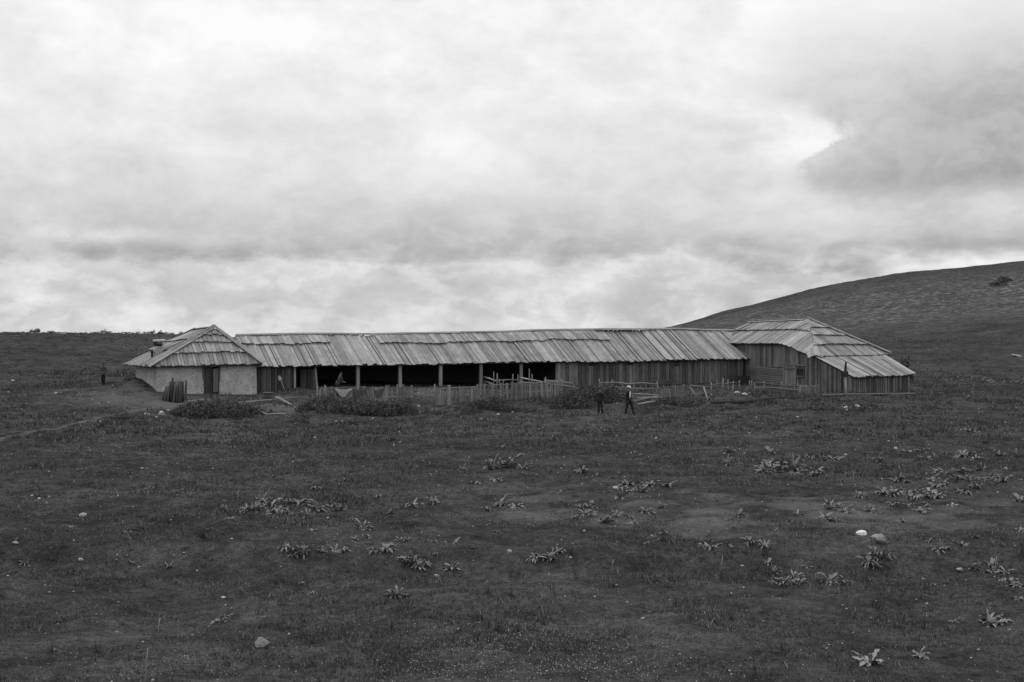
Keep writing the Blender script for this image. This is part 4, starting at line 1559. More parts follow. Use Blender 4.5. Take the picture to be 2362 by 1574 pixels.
# ------------------------------------------------------------------ people
def person(label, foot, face, pose, height, mats, hat=None, extra=None):
    """one continuous skinned figure; face = heading in radians (0 looks at +Y, pi at the camera)"""
    J = {'pel': (0, 0, .95, .135, .105), 'waist': (0, .0, 1.08, .125, .095), 'chest': (0, .01, 1.27, .155, .11), 'upch': (0, .0, 1.40, .12, .085), 'neck': (0, .0, 1.50, .052, .052),
         'jaw': (0, .02, 1.565, .062, .075), 'head': (0, .01, 1.645, .076, .095), 'top': (0, -.005, 1.725, .06, .075)}
    for sgn, sd_ in ((-1, 'l'), (1, 'r')):
        J['sho' + sd_] = (sgn * .175, 0, 1.385, .07, .07)
        J['elb' + sd_] = (sgn * .245, -.04, 1.12, .06, .06)
        J['wri' + sd_] = (sgn * .235, .06, .89, .032, .032)
        J['han' + sd_] = (sgn * .235, .085, .80, .026, .042)
        J['hip' + sd_] = (sgn * .09, 0, .87, .11, .105)
        J['kne' + sd_] = (sgn * .10, .02, .49, .088, .09)
        J['ank' + sd_] = (sgn * .10, -.02, .09, .07, .075)
        J['toe' + sd_] = (sgn * .115, .15, .035, .042, .034)
    for k, v in pose.items():
        J[k] = tuple(v) + J[k][3:]
    ed = [('pel', 'waist'), ('waist', 'chest'), ('chest', 'upch'), ('upch', 'neck'), ('neck', 'jaw'), ('jaw', 'head'), ('head', 'top')]
    for sd_ in 'lr':
        ed += [('upch', 'sho' + sd_), ('sho' + sd_, 'elb' + sd_), ('elb' + sd_, 'wri' + sd_), ('wri' + sd_, 'han' + sd_), ('pel', 'hip' + sd_), ('hip' + sd_, 'kne' + sd_), ('kne' + sd_, 'ank' + sd_), ('ank' + sd_, 'toe' + sd_)]
    names = list(J)
    me = bpy.data.meshes.new('person')
    me.from_pydata([J[n][:3] for n in names], [(names.index(a), names.index(b)) for a, b in ed], [])
    tmp = bpy.data.objects.new('tmp', me)
    COL.objects.link(tmp)
    md = tmp.modifiers.new('s', 'SKIN')
    for i, n in enumerate(names):
        me.skin_vertices[0].data[i].radius = J[n][3:5]
        me.skin_vertices[0].data[i].use_root = (n == 'pel')
    md.use_smooth_shade = True
    sub = tmp.modifiers.new('d', 'SUBSURF')
    sub.levels = sub.render_levels = 2
    dg = bpy.context.evaluated_depsgraph_get()
    ev = tmp.evaluated_get(dg)
    mm = bpy.data.meshes.new_from_object(ev)
    bpy.data.objects.remove(tmp)
    vs = [v.co.copy() for v in mm.vertices]
    fs = [tuple(p.vertices) for p in mm.polygons]
    # nose, ears and fingers grow out of the same mesh
    hc = Vector(J['head'][:3])

    def blob(c, rx, ry, rz, seg=6):
        i0 = len(vs)
        for j in range(1, 4):
            th_ = math.pi * j / 4
            for k in range(seg):
                an = 2 * math.pi * k / seg
                vs.append(c + Vector((rx * math.sin(th_) * math.cos(an), ry * math.sin(th_) * math.sin(an), rz * math.cos(th_))))
        vs.append(c + Vector((0, 0, rz)))
        vs.append(c - Vector((0, 0, rz)))
        for j in range(2):
            for k in range(seg):
                fs.append((i0 + j * seg + k, i0 + (j + 1) * seg + k, i0 + (j + 1) * seg + (k + 1) % seg, i0 + j * seg + (k + 1) % seg))
        for k in range(seg):
            fs.append((i0 + 3 * seg, i0 + k, i0 + (k + 1) % seg))
            fs.append((i0 + 3 * seg + 1, i0 + 2 * seg + (k + 1) % seg, i0 + 2 * seg + k))

    def limb(a, b2, r0, r1, seg=5):
        t = (b2 - a).normalized()
        s_ = t.cross(Vector((.3, .2, .9))).normalized()
        n_2 = s_.cross(t)
        i0 = len(vs)
        for p, r in ((a, r0), (b2, r1)):
            for k in range(seg):
                an = 2 * math.pi * k / seg
                vs.append(p + (s_ * math.cos(an) + n_2 * math.sin(an)) * r)
        for k in range(seg):
            fs.append((i0 + k, i0 + (k + 1) % seg, i0 + seg + (k + 1) % seg, i0 + seg + k))
        fs.append(tuple(i0 + seg + k for k in range(seg)))
    blob(hc + Vector((0, .085, -.015)), .012, .022, .026)
    for sgn in (-1, 1):
        blob(hc + Vector((sgn * .08, 0, -.01)), .012, .022, .032)
    for sgn, sd_ in ((-1, 'l'), (1, 'r')):
        w_, h_ = Vector(J['wri' + sd_][:3]), Vector(J['han' + sd_][:3])
        t = (h_ - w_).normalized()
        sid = Vector((0, 1, 0)) - t * t.y
        sid.normalize()
        cur = Vector((-sgn, 0, 0)) * .025
        for k, ln in enumerate((.066, .076, .072, .056)):
            rt = h_ + sid * (.03 - .02 * k)
            limb(rt, rt + t * ln * .6 + cur * .4, .0095, .009)
            limb(rt + t * ln * .6 + cur * .4, rt + t * ln + cur * 1.3, .009, .007)
        limb(w_.lerp(h_, .5) + sid * .02, h_ + sid * .055 + t * .01, .011, .008)
    out = bpy.data.meshes.new('body')
    k_ = height / 1.775
    R = Matrix.Rotation(face, 3, 'Z')
    foot = Vector(foot)
    zmin = min(v.z for v in vs)
    loc = lambda v: R @ (Vector((v.x, v.y, v.z - zmin)) * k_)
    out.from_pydata([loc(v) for v in vs], [], fs)
    jacket, trouser = mats
    for m_ in (jacket, trouser, M_SKIN, M_SHOE):
        out.materials.append(m_)
    hands = [Vector(J['han' + q][:3]) for q in 'lr']
    wr = [Vector(J['wri' + q][:3]) for q in 'lr']
    for p in out.polygons:
        c = sum((vs[i] for i in p.vertices), Vector()) / len(p.vertices)
        near_hand = min((c - h_).length for h_ in hands) < .085 and min((c - h_).length for h_ in hands) < min((c - h_).length for h_ in wr)
        if near_hand:
            mi = 2
        elif c.z > 1.49 + (J['neck'][2] - 1.5):
            mi = 2
        elif c.z < .10:
            mi = 3
        elif c.z < .93 and min((c - Vector(J[e + q][:3])).length for e in ('elb', 'wri') for q in 'lr') > .09:
            mi = 1
        else:
            mi = 0
        p.material_index = mi
        p.use_smooth = True
    root = thing('person', label, 'person', foot)
    link(bpy.data.objects.new('body', out), root, foot)
    wp = lambda x, y, z: foot + loc(Vector((x, y, z)))

    def child(name, vs2, fs2, mat):
        return mesh_obj(name, [wp(*v) for v in vs2], fs2, mat, root, smooth=True)

    def ring_mesh(name, prof, mat, seg=14):
        v2, f2 = [], []
        for (cx, cy, cz, rx, ry) in prof:
            for k in range(seg):
                an = 2 * math.pi * k / seg
                v2.append((cx + math.cos(an) * rx, cy + math.sin(an) * ry, cz))
        for j in range(len(prof) - 1):
            for k in range(seg):
                f2.append((j * seg + k, j * seg + (k + 1) % seg, (j + 1) * seg + (k + 1) % seg, (j + 1) * seg + k))
        f2.append(tuple(range(seg))[::-1])
        f2.append(tuple((len(prof) - 1) * seg + k for k in range(seg)))
        return child(name, v2, f2, mat)
    pc_, hx, hy, hz_ = J['pel'], hc.x, hc.y, hc.z
    px_, py_, pz_ = pc_[:3]
    ring_mesh('jacket_skirt', [(px_, py_, pz_ - .16, .195, .16), (px_, py_, pz_ - .02, .175, .14), (px_, py_, pz_ + .10, .15, .12)], jacket)
    ring_mesh('hair', [(hx, hy - .03, hz_ - .02, .083, .085), (hx, hy - .022, hz_ + .05, .086, .098), (hx, hy - .015, hz_ + .095, .066, .08), (hx, hy - .01, hz_ + .115, .03, .04)], M_HAIR)
    if hat:
        hm, w, hh, brim = hat
        ring_mesh('cap', [(hx, hy, hz_ + .045, w * .86, w), (hx, hy - .01, hz_ + .07 + hh * .3, w * 1.08, w * 1.2), (hx, hy - .015, hz_ + .07 + hh * .8, w * 1.05, w * 1.15), (hx, hy - .01, hz_ + .08 + hh, w * .5, w * .6)], hm)
        if brim:
            ring_mesh('cap_peak', [(hx, hy + .10, hz_ + .045, .065, .07), (hx, hy + .095, hz_ + .06, .06, .06)], hm, 10)
    for sgn in (-1, 1):
        child('eye', [(hx + sgn * .03 + a, hy + .091, hz_ + .012 + b2) for a, b2 in ((-.01, 0), (0, -.006), (.01, 0), (0, .006))], [(0, 1, 2, 3)], M_HAIR)
    child('mouth', [(hx + a, hy + .082, hz_ - .058 + b2) for a, b2 in ((-.022, 0), (0, -.005), (.022, 0), (0, .005))], [(0, 1, 2, 3)], M_SHOE)
    if extra:
        extra(child, J)
    return root


def gpos(px, d):
    return gp(px, d)


def shirt(child, J):
    c = J['chest']
    child('shirt_front', [(-.03, c[1] + .13, 1.44), (.05, c[1] + .13, 1.43), (.10, c[1] + .15, 1.20), (.09, c[1] + .155, 1.03), (.03, c[1] + .155, 1.03), (.02, c[1] + .15, 1.22),
                          (-.03, c[1] + .10, 1.44), (.05, c[1] + .10, 1.43), (.10, c[1] + .10, 1.20), (.09, c[1] + .10, 1.03), (.03, c[1] + .10, 1.03), (.02, c[1] + .10, 1.22)],
          [(0, 1, 2, 3, 4, 5), (11, 10, 9, 8, 7, 6)] + [(i, i + 6, (i + 1) % 6 + 6, (i + 1) % 6) for i in range(6)], M_WHITE)


person('person in dark clothes walking with bowed head past the clay hut', gpos(239, 108), math.radians(178),
       {'knel': (-.09, .12, .50), 'ankl': (-.085, .10, .10), 'toel': (-.09, .27, .05), 'ankr': (.10, -.16, .10), 'toer': (.11, .0, .035), 'jaw': (0, .05, 1.545), 'head': (0, .06, 1.62), 'top': (0, .055, 1.70)},
       1.70, (M_MIDCLOTH, M_BODYDARK), (M_BODYDARK, .095, .05, True))
person('person in a black suit and white cap standing legs apart', gpos(1450, 87.2), math.radians(-128),
       {'hipl': (-.09, .02, .87), 'knel': (-.14, .16, .50), 'ankl': (-.16, .24, .09), 'toel': (-.17, .40, .035), 'kner': (.12, -.06, .49), 'ankr': (.13, -.16, .09), 'toer': (.14, .02, .035),
        'wril': (-.20, .12, .95), 'hanl': (-.17, .17, .89), 'elbl': (-.25, -.05, 1.13), 'head': (0, .03, 1.64), 'top': (0, .02, 1.72)},
       1.74, (M_BODYDARK, M_BODYDARK), (M_WHITE, .105, .075, True), shirt)
person('person in dark drab clothes beside the white-capped one', gpos(1384, 87.6), math.radians(165),
       {'knel': (-.12, .06, .49), 'ankl': (-.17, .02, .09), 'toel': (-.19, .17, .035), 'kner': (.08, .02, .49), 'ankr': (.09, .0, .09), 'toer': (.10, .15, .035)},
       1.62, (M_TROUSER, M_TROUSER), (M_BODYDARK, .095, .04, False))
person('person in a grey jacket bending at the fence behind the pale cloth', gpos(779, 95.0), math.radians(-110),
       {'waist': (0, .05, 1.07), 'chest': (0, .14, 1.24), 'upch': (0, .19, 1.35), 'neck': (0, .22, 1.44), 'jaw': (0, .25, 1.50), 'head': (0, .26, 1.58), 'top': (0, .25, 1.66),
        'shol': (-.165, .19, 1.34), 'shor': (.165, .19, 1.34), 'elbl': (-.22, .24, 1.08), 'elbr': (.22, .24, 1.08), 'wril': (-.18, .42, .98), 'wrir': (.18, .42, .98), 'hanl': (-.16, .50, .97), 'hanr': (.16, .50, .97)},
       1.70, (M_MIDCLOTH, M_TROUSER))

# ------------------------------------------------------------------ plants
def big_mesh(name, co, tris, mat, smooth=False):
    me = bpy.data.meshes.new(name)
    co = np.asarray(co, np.float32)
    tris = np.asarray(tris, np.int32)
    me.vertices.add(len(co))
    me.vertices.foreach_set('co', co.ravel())
    me.loops.add(tris.size)
    me.loops.foreach_set('vertex_index', tris.ravel())
    me.polygons.add(len(tris))
    me.polygons.foreach_set('loop_start', np.arange(0, tris.size, 3, dtype=np.int32))
    me.polygons.foreach_set('loop_total', np.full(len(tris), 3, np.int32))
    me.materials.append(mat)
    me.update(calc_edges=True)
    return me


def rosette(seed, n, ln, wd, upness):
    """a stool of narrow, wavy, toothed leaves"""
    r = random.Random(seed)
    co, tr_ = [], []
    for i in range(n):
        an = 2 * math.pi * (i + r.random() * 1.2) / n
        L = ln * (.45 + .8 * r.random())
        w = wd * (.6 + .8 * r.random())
        e0 = upness * (.35 + 1.0 * r.random())
        d = Vector((math.cos(an), math.sin(an), 0))
        s_ = Vector((-d.y, d.x, 0))
        p = d * .03 * r.random()
        base = len(co)
        fold = .2 + .9 * r.random()
        bend = .5 + 1.5 * r.random()
        sway = (r.random() - .5) * .5
        for j in range(8):
            v = j / 7
            el_ = e0 - v * bend
            if j:
                p = p + (d * math.cos(el_) + s_ * sway * v + Vector((0, 0, 1)) * math.sin(el_)) * L / 7
            ww = w * (.25, .7, .85, 1.0, .75, .85, .45, .05)[j] * .5 * (1.0 if j % 2 else .62 + .3 * r.random())
            up_ = Vector((0, 0, 1)) * ww * fold
            wob = Vector((0, 0, (r.random() - .5) * .035))
            co += [p - s_ * ww + up_ + wob, p, p + s_ * ww + up_ - wob]
        for j in range(7):
            k = base + j * 3
            for a in (0, 1):
                tr_ += [(k + a, k + a + 1, k + a + 4), (k + a, k + a + 4, k + a + 3)]
    return [(c.x, c.y, c.z) for c in co], tr_


ROS = [big_mesh('dock_plant', *rosette(i, 12 + (i * 5) % 11, .32 + .03 * (i % 4), .062 + .010 * (i % 4), .62 + .16 * (i % 5)), M_DOCK) for i in range(16)]
A_PTS = [(435, 613, 1.2), (808, 858, .7), (1030, 870, .9), (1340, 1195, 1.1), (1600, 465, 1.1), (1640, 490, 1.1), (1660, 530, 1.2), (1700, 500, 1), (1760, 470, 1), (1830, 480, 1.1), (1500, 525, .9), (1560, 520, .9), (1370, 525, .8), (1400, 570, .8),
         (1650, 560, 1.1), (1740, 540, 1.1), (1790, 550, 1), (1910, 390, .9), (1920, 515, 1), (2010, 490, .8), (2060, 520, .8), (1870, 560, 1), (1910, 640, .9), (1740, 750, 1.1), (1780, 770, 1.2), (1800, 805, 1.1), (1835, 760, 1.1), (1850, 800, .9),
         (2040, 760, 1), (1960, 765, .8), (2080, 772, 1), (1900, 1020, .7), (150, 850, .7), (1690, 555, .9), (1725, 510, 1.0)]
B_PTS = [(1040, 250, 1.3), (940, 265, 1.1), (1130, 258, .9), (760, 265, .7), (1480, 290, .8), (960, 340, .8), (850, 350, .8), (240, 445, .9), (135, 440, .8), (450, 495, 1.1), (580, 475, .9), (320, 530, .8), (910, 520, .9), (990, 485, .8), (1080, 500, .8),
         (1770, 360, 1), (1770, 398, 1), (1905, 365, 1.1), (2005, 375, .8), (1850, 408, .8), (1730, 440, 1.1), (1440, 565, 1), (1500, 545, 1.1), (1540, 560, 1.2), (1580, 572, 1.1), (1640, 588, 1.1), (1690, 560, 1.1), (1780, 565, 1.2), (1785, 600, 1), (1480, 510, .9), (1520, 500, .9),
         (1870, 535, .9), (1980, 505, .7), (1310, 570, .8), (1990, 665, 1), (1910, 690, .8), (1900, 715, .8), (70, 575, .8), (150, 635, 1.1), (190, 680, .9), (40, 760, 1.0), (100, 700, .8), (240, 760, 1.1), (290, 757, 1.1), (390, 710, 1), (580, 710, 1), (820, 740, .6), (720, 715, .6),
         (970, 650, .7), (820, 615, .7), (590, 795, .9), (470, 790, .6), (410, 845, 1), (450, 852, 1.1), (490, 862, 1), (440, 832, .9), (520, 856, .9), (700, 892, 1.25), (1230, 800, 1.3), (1270, 822, 1.1), (1300, 832, .9), (1200, 822, 1), (1340, 775, .8), (360, 1045, 1.35), (330, 1050, .9), (400, 1042, .9)]
C_PTS = [(315, 165, 1), (410, 170, .8), (570, 165, 1), (310, 240, .9), (395, 235, .7), (520, 260, 1.1), (560, 282, 1.2), (600, 252, 1.1), (600, 292, 1.1), (640, 270, 1), (560, 240, 1), (640, 240, .9), (715, 280, 1.1), (740, 292, 1.1), (840, 302, 1), (860, 292, .9),
         (760, 190, .8), (830, 200, .8), (910, 205, 1), (950, 210, 1.1), (1000, 205, 1), (1190, 220, .8), (1250, 225, .7), (1480, 160, .7), (1530, 210, 1), (1580, 200, .9), (1640, 170, .8), (1740, 175, 1), (1760, 190, 1), (1820, 210, .8), (1960, 180, .8),
         (2070, 185, .9), (1780, 40, 1), (1600, 290, 1), (1640, 300, 1), (1690, 270, .9), (1750, 290, 1), (1860, 275, 1.1), (1910, 320, 1), (1560, 330, .9), (1350, 340, 1), (1390, 345, .9), (1590, 370, 1.1), (1620, 362, 1.1), (1650, 380, .9), (1720, 340, .9),
         (1780, 337, 1), (1820, 332, .9), (1880, 330, .8), (1990, 345, .8), (1730, 400, .8), (1780, 410, .9), (1820, 385, .9), (1260, 410, .8), (1290, 420, .9), (1320, 425, .9), (1350, 405, .8), (1400, 420, 1), (1420, 440, .9), (1450, 405, .9), (1460, 450, .9),
         (1500, 430, .9), (1540, 410, .9), (1560, 440, .9), (1590, 440, .8), (1120, 440, .8), (1320, 490, .8), (1410, 490, .7), (1510, 490, .7), (1690, 482, .8), (2090, 457, .8), (930, 510, 1), (960, 487, .9), (1030, 527, .9), (910, 560, 1), (940, 577, 1.1), (970, 577, .9),
         (735, 550, 1), (350, 540, .8), (380, 552, .8), (1180, 525, .9), (1210, 532, .8), (1490, 530, .9), (1370, 590, .7), (2100, 640, .8), (160, 740, 1), (190, 752, 1), (300, 735, 1), (440, 710, 1.1), (540, 745, .9), (350, 630, .7), (1490, 670, .8), (1540, 710, .6),
         (1610, 700, .6), (1650, 740, .7), (1700, 710, .7), (1740, 730, .7), (1600, 775, .9), (1810, 690, .7), (1210, 800, 1), (1240, 822, 1), (1170, 855, 1.1), (1210, 862, 1), (800, 857, 1.1), (560, 850, 1), (590, 900, .9), (600, 955, 1.3), (650, 962, 1.25), (720, 942, 1.3), (750, 962, 1.1),
         (930, 960, 1.3), (965, 957, 1), (1090, 952, 1.1), (1920, 862, 1.1), (1820, 885, 1), (1880, 895, 1.1), (1950, 893, 1), (2000, 903, 1), (2040, 963, 1.3), (2080, 982, 1.2), (2010, 952, 1.1), (1930, 1195, 1.5), (1965, 1210, 1.3), (1905, 1215, 1.1), (1700, 1195, 1.1), (1480, 1405, 1.2), (1180, 1455, 1.45), (2100, 1062, 1.1)]
docks = [(x * .379, 980 + y * .379, s) for x, y, s in A_PTS] + [(780 + x * .3788, 980 + y * .3788, s) for x, y, s in B_PTS] + [(1560 + x * .3788, 980 + y * .3788, s) for x, y, s in C_PTS]
spots = [on_ground(px, py + 3) for px, py, sz in docks]
boulder = on_ground(2027, 1256)
for i, (px, py, sz) in enumerate(docks):
    p = spots[i]
    o = bpy.data.objects.new('dock_plant', ROS[(i * 7 + i // 16) % len(ROS)])
    link(o, None, p - UP * .01)
    k = sz * (0.30 + min(p.y, 60) * .0095) * (1.3 if p.y > 36 else 1.0) * (.78 + .5 * random.random())
    o.scale = (k, k, k * (.8 + .5 * random.random()))
    o.rotation_euler = (0, 0, random.random() * 6.28)
    near = sorted((q - p).length for q in spots)[1:4]
    if (p - boulder).length < 3.2:
        lab, grp = 'pale dock rosette close to the flat white stone and grey boulder', 'docks by the boulder'
    elif near[0] > 1.1:
        lab, grp = 'pale dock rosette standing alone, a stride or more from any other', 'lone docks'
    elif near[2] < 1.0 and p.y > 38:
        lab, grp = 'small pale dock rosette crowded into one of the far dense patches', 'docks of the dense far patches'
    elif near[2] < 1.0:
        lab, grp = 'leafy pale dock rosette crowded together with others in near turf', 'docks of the crowded near patches'
    else:
        lab, grp = 'pale dock rosette in a loose row or pair of others', 'docks in loose rows'
    tag(o, lab, 'plant', grp)


def stalk(seed, h, n, leafy):
    r = random.Random(seed)
    co, tr_ = [], []
    for i in range(n):
        an = r.random() * 6.28
        lean = r.random() * .3
        d = Vector((math.cos(an) * lean, math.sin(an) * lean, 1)).normalized()
        hh = h * (.6 + .5 * r.random())
        b0 = Vector(((r.random() - .5) * .12, (r.random() - .5) * .12, -.03))
        for q in range(2):
            s_ = Vector((math.cos(q * 1.57), math.sin(q * 1.57), 0)) * .007
            k = len(co)
            co += [b0 - s_, b0 + s_, b0 + d * hh]
            tr_.append((k, k + 1, k + 2))
        for j in range(leafy):
            v = .15 + .85 * r.random()
            p = b0 + d * hh * v
            a2 = r.random() * 6.28
            e = Vector((math.cos(a2), math.sin(a2), .5 * (r.random() - .3))) * (.03 + .09 * (1 - v * .6))
            s_ = Vector((-e.y, e.x, 0)).normalized() * .016
            k = len(co)
            co += [p, p + e * .5 + s_, p + e, p + e * .5 - s_]
            tr_ += [(k, k + 1, k + 2), (k, k + 2, k + 3)]
    return [tuple(c) for c in co], tr_


STK = [big_mesh('thistle', *stalk(50 + i, .42, 3 + i, 9), M_STALK) for i in range(4)]
stalks = [(x * .379, 980 + y * .379) for x, y in ((865, 225), (1190, 250), (1265, 238), (1600, 240), (1720, 420), (1790, 420), (1200, 690), (1240, 695), (480, 1315), (305, 1385), (1900, 1330), (880, 995), (1680, 975), (600, 1390))]
stalks += [(780 + x * .3788, 980 + y * .3788) for x, y in ((60, 900), (170, 940), (190, 945), (1045, 925), (900, 1030), (1050, 1045), (1300, 1030), (1460, 945), (2025, 955), (2050, 1110), (1685, 715), (320, 1240), (960, 1265), (1420, 810), (1340, 885))]
stalks += [(1560 + x * .3788, 980 + y * .3788) for x, y in ((345, 1185), (320, 1180), (1225, 1120), (1200, 1115), (1250, 1130), (650, 1380), (545, 810), (345, 815))]
for i, (px, py) in enumerate(stalks):
    p = on_ground(px, py)
    o = bpy.data.objects.new('thistle', STK[i % 4])
    link(o, None, p)
    k = .5 + random.random() * .4
    o.scale = (k, k, k)
    o.rotation_euler = (0, 0, random.random() * 6.28)
    tag(o, 'dark dry thistle standing up from the short turf', 'plant', 'thistles in the meadow')


def leaf_mound(seed, rx, ry, h, n, leaf, lump=0.35, stems=0):
    r = np.random.default_rng(seed)
    # points inside a lumpy dome
    an = r.random(n) * 2 * math.pi
    rr = np.sqrt(r.random(n))
    x, y = np.cos(an) * rr, np.sin(an) * rr
    top = np.sqrt(np.clip(1 - rr ** 2.4, 0, 1)) * (1 + lump * 2 * vnoise(x * 2.6 + seed, y * 2.6, seed) + lump * 1.2 * vnoise(x * 6 + seed, y * 6, seed + 1))
    v = r.random(n) ** 0.45
    z = top * v * h
    c = np.stack([x * rx, y * ry, z], 1)
    if stems:
        m_ = stems * 14
        sa_ = np.repeat(r.random(stems) * 6.283, 14)
        sr_ = np.repeat(np.sqrt(r.random(stems)) * .95, 14)
        hh = np.repeat(h * (.9 + .9 * r.random(stems)) * (1.05 - .5 * sr_[::14]), 14) * (.3 + .7 * r.random(m_))
        c = c.copy()
        c[:m_] = np.stack([np.cos(sa_) * sr_ * rx + r.normal(size=m_) * .03, np.sin(sa_) * sr_ * ry + r.normal(size=m_) * .03, hh], 1)
    dirs = r.normal(size=(n, 3))
    dirs[:, 2] = np.abs(dirs[:, 2]) * .7 + .1
    dirs /= np.linalg.norm(dirs, axis=1)[:, None]
    sd_ = np.cross(dirs, r.normal(size=(n, 3)))
    sd_ /= np.linalg.norm(sd_, axis=1)[:, None]
    L = leaf * (.6 + .8 * r.random(n))[:, None]
    q = np.stack([c, c + dirs * L * .5 + sd_ * L * .28, c + dirs * L, c + dirs * L * .5 - sd_ * L * .28], 1).reshape(-1, 3)
    k = np.arange(n)[:, None] * 4
    t = np.concatenate([k + np.array([0, 1, 2]), k + np.array([0, 2, 3])], 0)
    return q, t


WEED = [big_mesh('nettle_clump', *leaf_mound(100 + i, 1.1, .9, .60, 1250, .11, .95, 34), M_DARKLEAF) for i in range(6)]


THICK = {}


def weed(px, py, sx, sz, label, group, d=None):
    p = on_ground(px, py)
    o = bpy.data.objects.new('nettle_clump', random.choice(WEED))
    par = None
    if group:
        if group not in THICK:
            THICK[group] = thing('nettle_thicket', label, 'plants', p)
        par = THICK[group]
    link(o, par, p - UP * .05)
    sz *= .85 + .4 * random.random()
    o.scale = (sx, sx * .9, sz)
    o.rotation_euler = (0, 0, random.random() * 6.28)
    if not par:
        o.name = 'weed_tuft'
        tag(o, label, 'plant', 'scattered low weed tufts')


for px, py, sx, sz in ((418, 961, .75, .75), (440, 962, 1.0, .95), (470, 964, 1.0, 1.05), (500, 963, 1.1, 1.25), (530, 963, 1.0, 1.1), (560, 960, 1.0, 1.0), (583, 955, .75, .8), (485, 957, 1.1, 1.3), (455, 956, .9, 1.0), (540, 956, 1.0, 1.1)):
    weed(px, py, sx, sz, 'dark nettle thicket on the ground before the clay hut', 'hut')
for px, py, sx, sz in ((705, 948, .8, .8), (735, 945, .9, .9), (765, 950, 1.0, .85), (795, 953, 1.0, .85), (825, 956, 1.1, .95), (855, 957, 1.0, 1.0), (885, 958, 1.1, 1.0), (915, 957, .9, .95), (938, 956, .7, .8), (750, 938, .9, .8), (800, 943, 1.0, .8), (850, 945, 1.0, .75), (900, 946, .9, .7), (690, 965, .7, .45), (930, 945, .7, .7)):
    weed(px, py, sx, sz, 'long dark nettle thicket along the ragged picket fence', 'ragged')
for px, py, sx, sz in ((1100, 942, .75, .7), (1125, 946, .9, .9), (1150, 947, .9, .95), (1175, 948, .7, .6), (1210, 952, .8, .4), (1085, 950, .7, .4)):
    weed(px, py, sx, sz, 'dark nettle thicket against the fence with the gatepost', 'gatepost')
for px, py, sx, sz in ((1298, 936, .8, 1.0), (1320, 938, 1.0, 1.25), (1345, 932, 1.1, 1.35), (1372, 928, 1.1, 1.3), (1400, 925, 1.0, 1.1), (1425, 926, .9, .8), (1335, 942, 1.0, .8), (1290, 945, .7, .5)):
    weed(px, py, sx, sz, 'tall dark weed thicket mounded at the end of the picket fence', 'mound')
for px, py, sx, sz in ((1500, 935, .8, .5), (1530, 934, .9, .65), (1560, 936, .9, .7), (1590, 938, .9, .55), (1530, 945, .8, .35), (1480, 945, .8, .3), (1610, 932, .7, .5)):
    weed(px, py, sx, sz, 'low dark weed thicket before the short broken pickets', 'broken')
for px, py, sx, sz in ((262, 966, .8, .32), (285, 964, 1.0, .38), (305, 966, .8, .3), (320, 975, .6, .25), (1890, 945, .8, .3), (1905, 946, .7, .3), (1838, 946, .9, .28), (2280, 928, 1.0, .35), (2330, 925, 1.0, .35), (690, 972, .7, .35), (815, 975, .9, .28), (1000, 955, .6, .25), (1555, 965, .7, .22), (2140, 925, .9, .3), (1700, 945, .7, .22)):
    weed(px, py, sx, sz, 'small low dark weed tuft alone on open turf', None)

SHR = [big_mesh('shrub', *leaf_mound(200 + i, .6, .6, .75, 420, .13, .6), M_SHRUB) for i in range(4)]


def shrub(p, sx, sz, label, group=None, name='shrub'):
    o = bpy.data.objects.new(name, random.choice(SHR))
    link(o, None, p - UP * .06)
    o.scale = (sx, sx, sz)
    o.rotation_euler = (0, 0, random.random() * 6.28)
    tag(o, label, 'shrub', group)


def crest(px):
    """where the skyline of the left-hand rise lies in a column"""
    ds = np.linspace(130, 230, 300)
    xs = (px - CX) / FPX * ds
    g = hgt(xs, ds)
    i = int(np.argmax(g / ds))
    return Vector((xs[i], ds[i], g[i]))


for px in list(range(8, 440, 11)) + [70, 76, 85, 360, 364, 371]:
    x = px + random.random() * 8
    big = px in (70, 85, 364)
    shrub(crest(x), .35 + random.random() * .5, (.6 if big else .15 + random.random() ** 2 * .45), 'tiny dark shrub on the skyline of the bare rise', 'shrubs on the skyline')
shrub(on_ground(2316, 649, 200), 3.2, 1.5, 'wide dark bush high on the hillside', name='hill_bush')
shrub(on_ground(2304, 660, 200), 4.0, 1.5, 'wider dark bush just below another on the hillside', name='hill_bush')
p = gp(2088, 117)
shrub(p, 1.0, 2.4, 'dark bush showing behind the lean-to roof edge', name='bush')

# ------------------------------------------------------------------ stones
def stone_mesh(seed, mat, flat):
    bm = bmesh.new()
    bmesh.ops.create_icosphere(bm, subdivisions=3, radius=.5)
    r = random.Random(seed)
    cuts = [(Vector((r.gauss(0, 1), r.gauss(0, 1), r.gauss(0, 1))).normalized(), .28 + .17 * r.random()) for _ in range(11)]
    for v in bm.verts:
        p = v.co.copy()
        for n, d in cuts:
            k = p.dot(n) - d
            if k > 0:
                p -= n * k * .9
        p *= 1 + .24 * float(vnoise(np.array([p.x * 6 + seed]), np.array([p.y * 6 + p.z * 5]), seed)[0])
        p.z *= flat
        v.co = p
    me = bpy.data.meshes.new('stone')
    bm.to_mesh(me)
    bm.free()
    me.materials.append(mat)
    return me


STN = [stone_mesh(i, M_ROCK, .55 + .06 * i) for i in range(5)]
STD = [stone_mesh(60 + i, M_ROCKD, .55) for i in range(4)]
STG = stone_mesh(21, M_ROCKG, .85)
M_ROCKW = plain_mat('white_limestone', 0.72, 7.0, 0.35, 0.5, 0.04)
STW = stone_mesh(33, M_ROCKW, .5)
M_ROCKP = plain_mat('pitted_limestone', 0.36, 11.0, 1.1, 1.0, 0.12)
STB = stone_mesh(44, M_ROCKP, .62)


